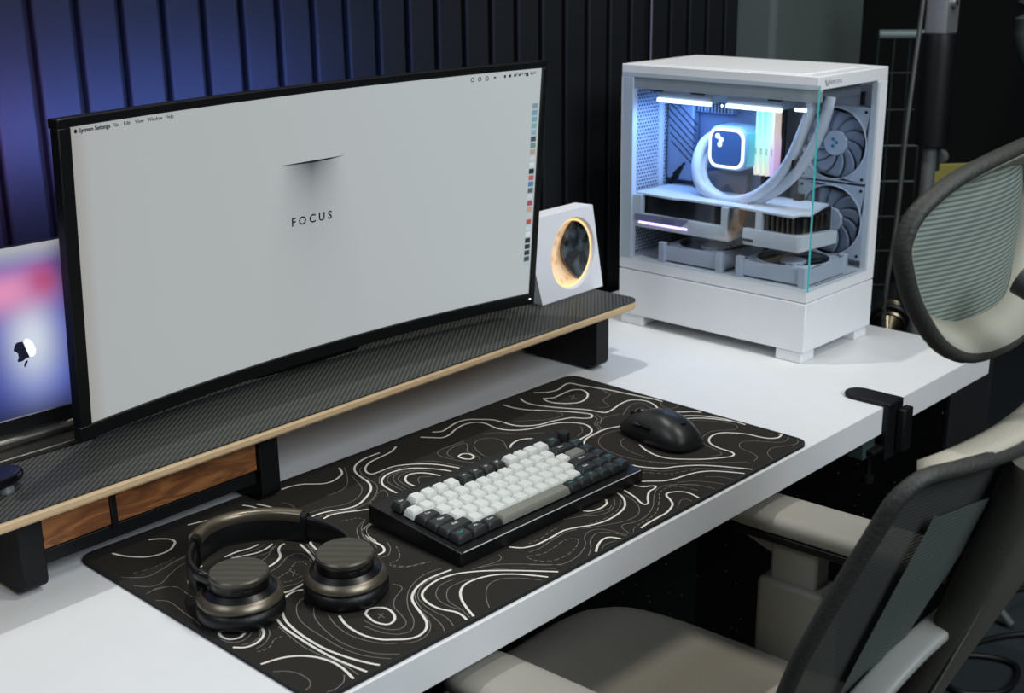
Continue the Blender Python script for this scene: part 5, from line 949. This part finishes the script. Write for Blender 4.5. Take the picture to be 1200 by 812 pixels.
cable('hanging_cable', [(1.625, .29, .72), (1.60, .285, .52), (1.555, .275, .30), (1.525, .265, .14), (1.50, .262, .02), (1.50, .262, -.10), (1.505, .262, -.40)], .0045, mat('cable_grey', (52, 56, 54), .4), 'thin grey cable hanging beside the lighting stand')
TH = thing('tripod_head', 'metal tripod head with ring collars glinting beside the computer', 'tripod head', (1.60, .30, -.06), (0, math.radians(72), math.radians(25)))
brass = mat('dull_brass', (104, 98, 82), .3, 1)
obj('cone_tip', lathe([(0, -.075), (.006, -.072), (.019, -.045), (.024, -.035), (.0, -.035)], 24), brass, TH, smooth=30)
for k, (r, z) in enumerate(((.030, -.034), (.036, -.018), (.030, -.002), (.026, .012))):
    obj('collar', lathe([(0, z), (r*.9, z), (r, z+.003), (r, z+.008), (r*.9, z+.011), (0, z+.011)], 28), brass if k != 1 else black_plastic, TH, smooth=30)
obj('stem', lathe([(0, .02), (.012, .02), (.012, .10), (0, .10)], 16), black_plastic, TH, smooth=40)
obj('column', lathe([(.012, 0), (.012, .70)], 14), black_plastic, TH, loc=(.04, 0, .03), rot=(0, math.radians(108), 0), smooth=40)
# wire grid rack
GR = thing('wire_grid_rack', 'dark wire grid rack panel hanging in the dim background', 'rack', (2.05, .49, -.74))
wire = mat('wire_dark', (44, 54, 54), .4, .6)
gx = Vector((.62, -.78, 0)).normalized()
obj('top_rail', tube([gx*-.10+Vector((0, 0, 1.165)), gx*.0+Vector((0, 0, 1.165))], .010, 8), mat('rail_pale', (92, 106, 106), .5), GR, smooth=60)
for k in range(4):
    p = gx*(-.10+k*.033); obj('upright_wire', tube([p+Vector((0, 0, .0)), p+Vector((0, 0, 1.165))], .0026, 6), wire, GR, smooth=60)
for k in range(14):
    z = 1.085-k*.078
    obj('cross_wire', tube([gx*-.10+Vector((0, 0, z)), gx*.0+Vector((0, 0, z))], .0026, 6), wire, GR, smooth=60)
tag(obj('yellow_board', B((-.075, .075, -.004, .004, -.045, .045)), mat('dull_yellow', (120, 114, 50), .6), loc=(1.945, .325, .138), rot=(0, 0, math.radians(-38)), bevel=.002), 'dull yellow board leaning behind the chair headrest', 'board')
bpst = obj('board_stand', B((-.07, .07, -.05, .05, -.74, .092)), wall_dark, loc=(1.945, .325, 0), rot=(0, 0, math.radians(-38))); tag(bpst, 'dark cabinet under the yellow board in the shadows', 'cabinet')
RG = thing('ring_light', 'dark round ring at the top right corner, out of focus', 'ring light', (2.20, .20, .46))
obj('ring', sweep([(.0+.13*math.cos(a)*.6, -.13*math.cos(a)*.8, .15*math.sin(a)) for a in [2*math.pi*i/36 for i in range(36)]], circ(.030, 10), True), mat('ring_dark', (52, 62, 62), .6), RG, smooth=60)
obj('pole', tube([(0, 0, -.14), (0, 0, -1.2)], .010, 8), black_plastic, RG, smooth=60)
cord = mat('cord_black', (8, 9, 10), .5)
cable('floor_cable', [(1.95, .34, -.733), (1.93, .22, -.733), (1.99, .14, -.733), (2.12, .10, -.733), (2.3, .02, -.733)], .006, cord, 'upper black cable snaking over the dark floor', group='cables on the floor')
cable('floor_cable', [(1.45, .22, -.733), (1.56, .17, -.733), (1.66, .10, -.733), (1.68, .02, -.733), (1.58, .0, -.733), (1.52, .07, -.733), (1.60, .14, -.733), (1.78, .08, -.733), (1.9, -.05, -.733)], .006, cord, 'black cable coiled in a loop on the floor beside the chair back', group='cables on the floor')
RD = thing('wall_rod', 'thin pale rod standing against the slatted wall, left of the computer top', 'rod', (1.325, .668, -.74))
obj('rod', lathe([(0, .02), (.0018, .02), (.0018, 2.2), (0, 2.2)], 10), mat('rod_grey', (120, 116, 130), .4, .6), RD, smooth=60)
obj('rod_base', lathe([(0, 0), (.012, 0), (.012, .02), (0, .02)], 16), black_matte, RD, smooth=40)
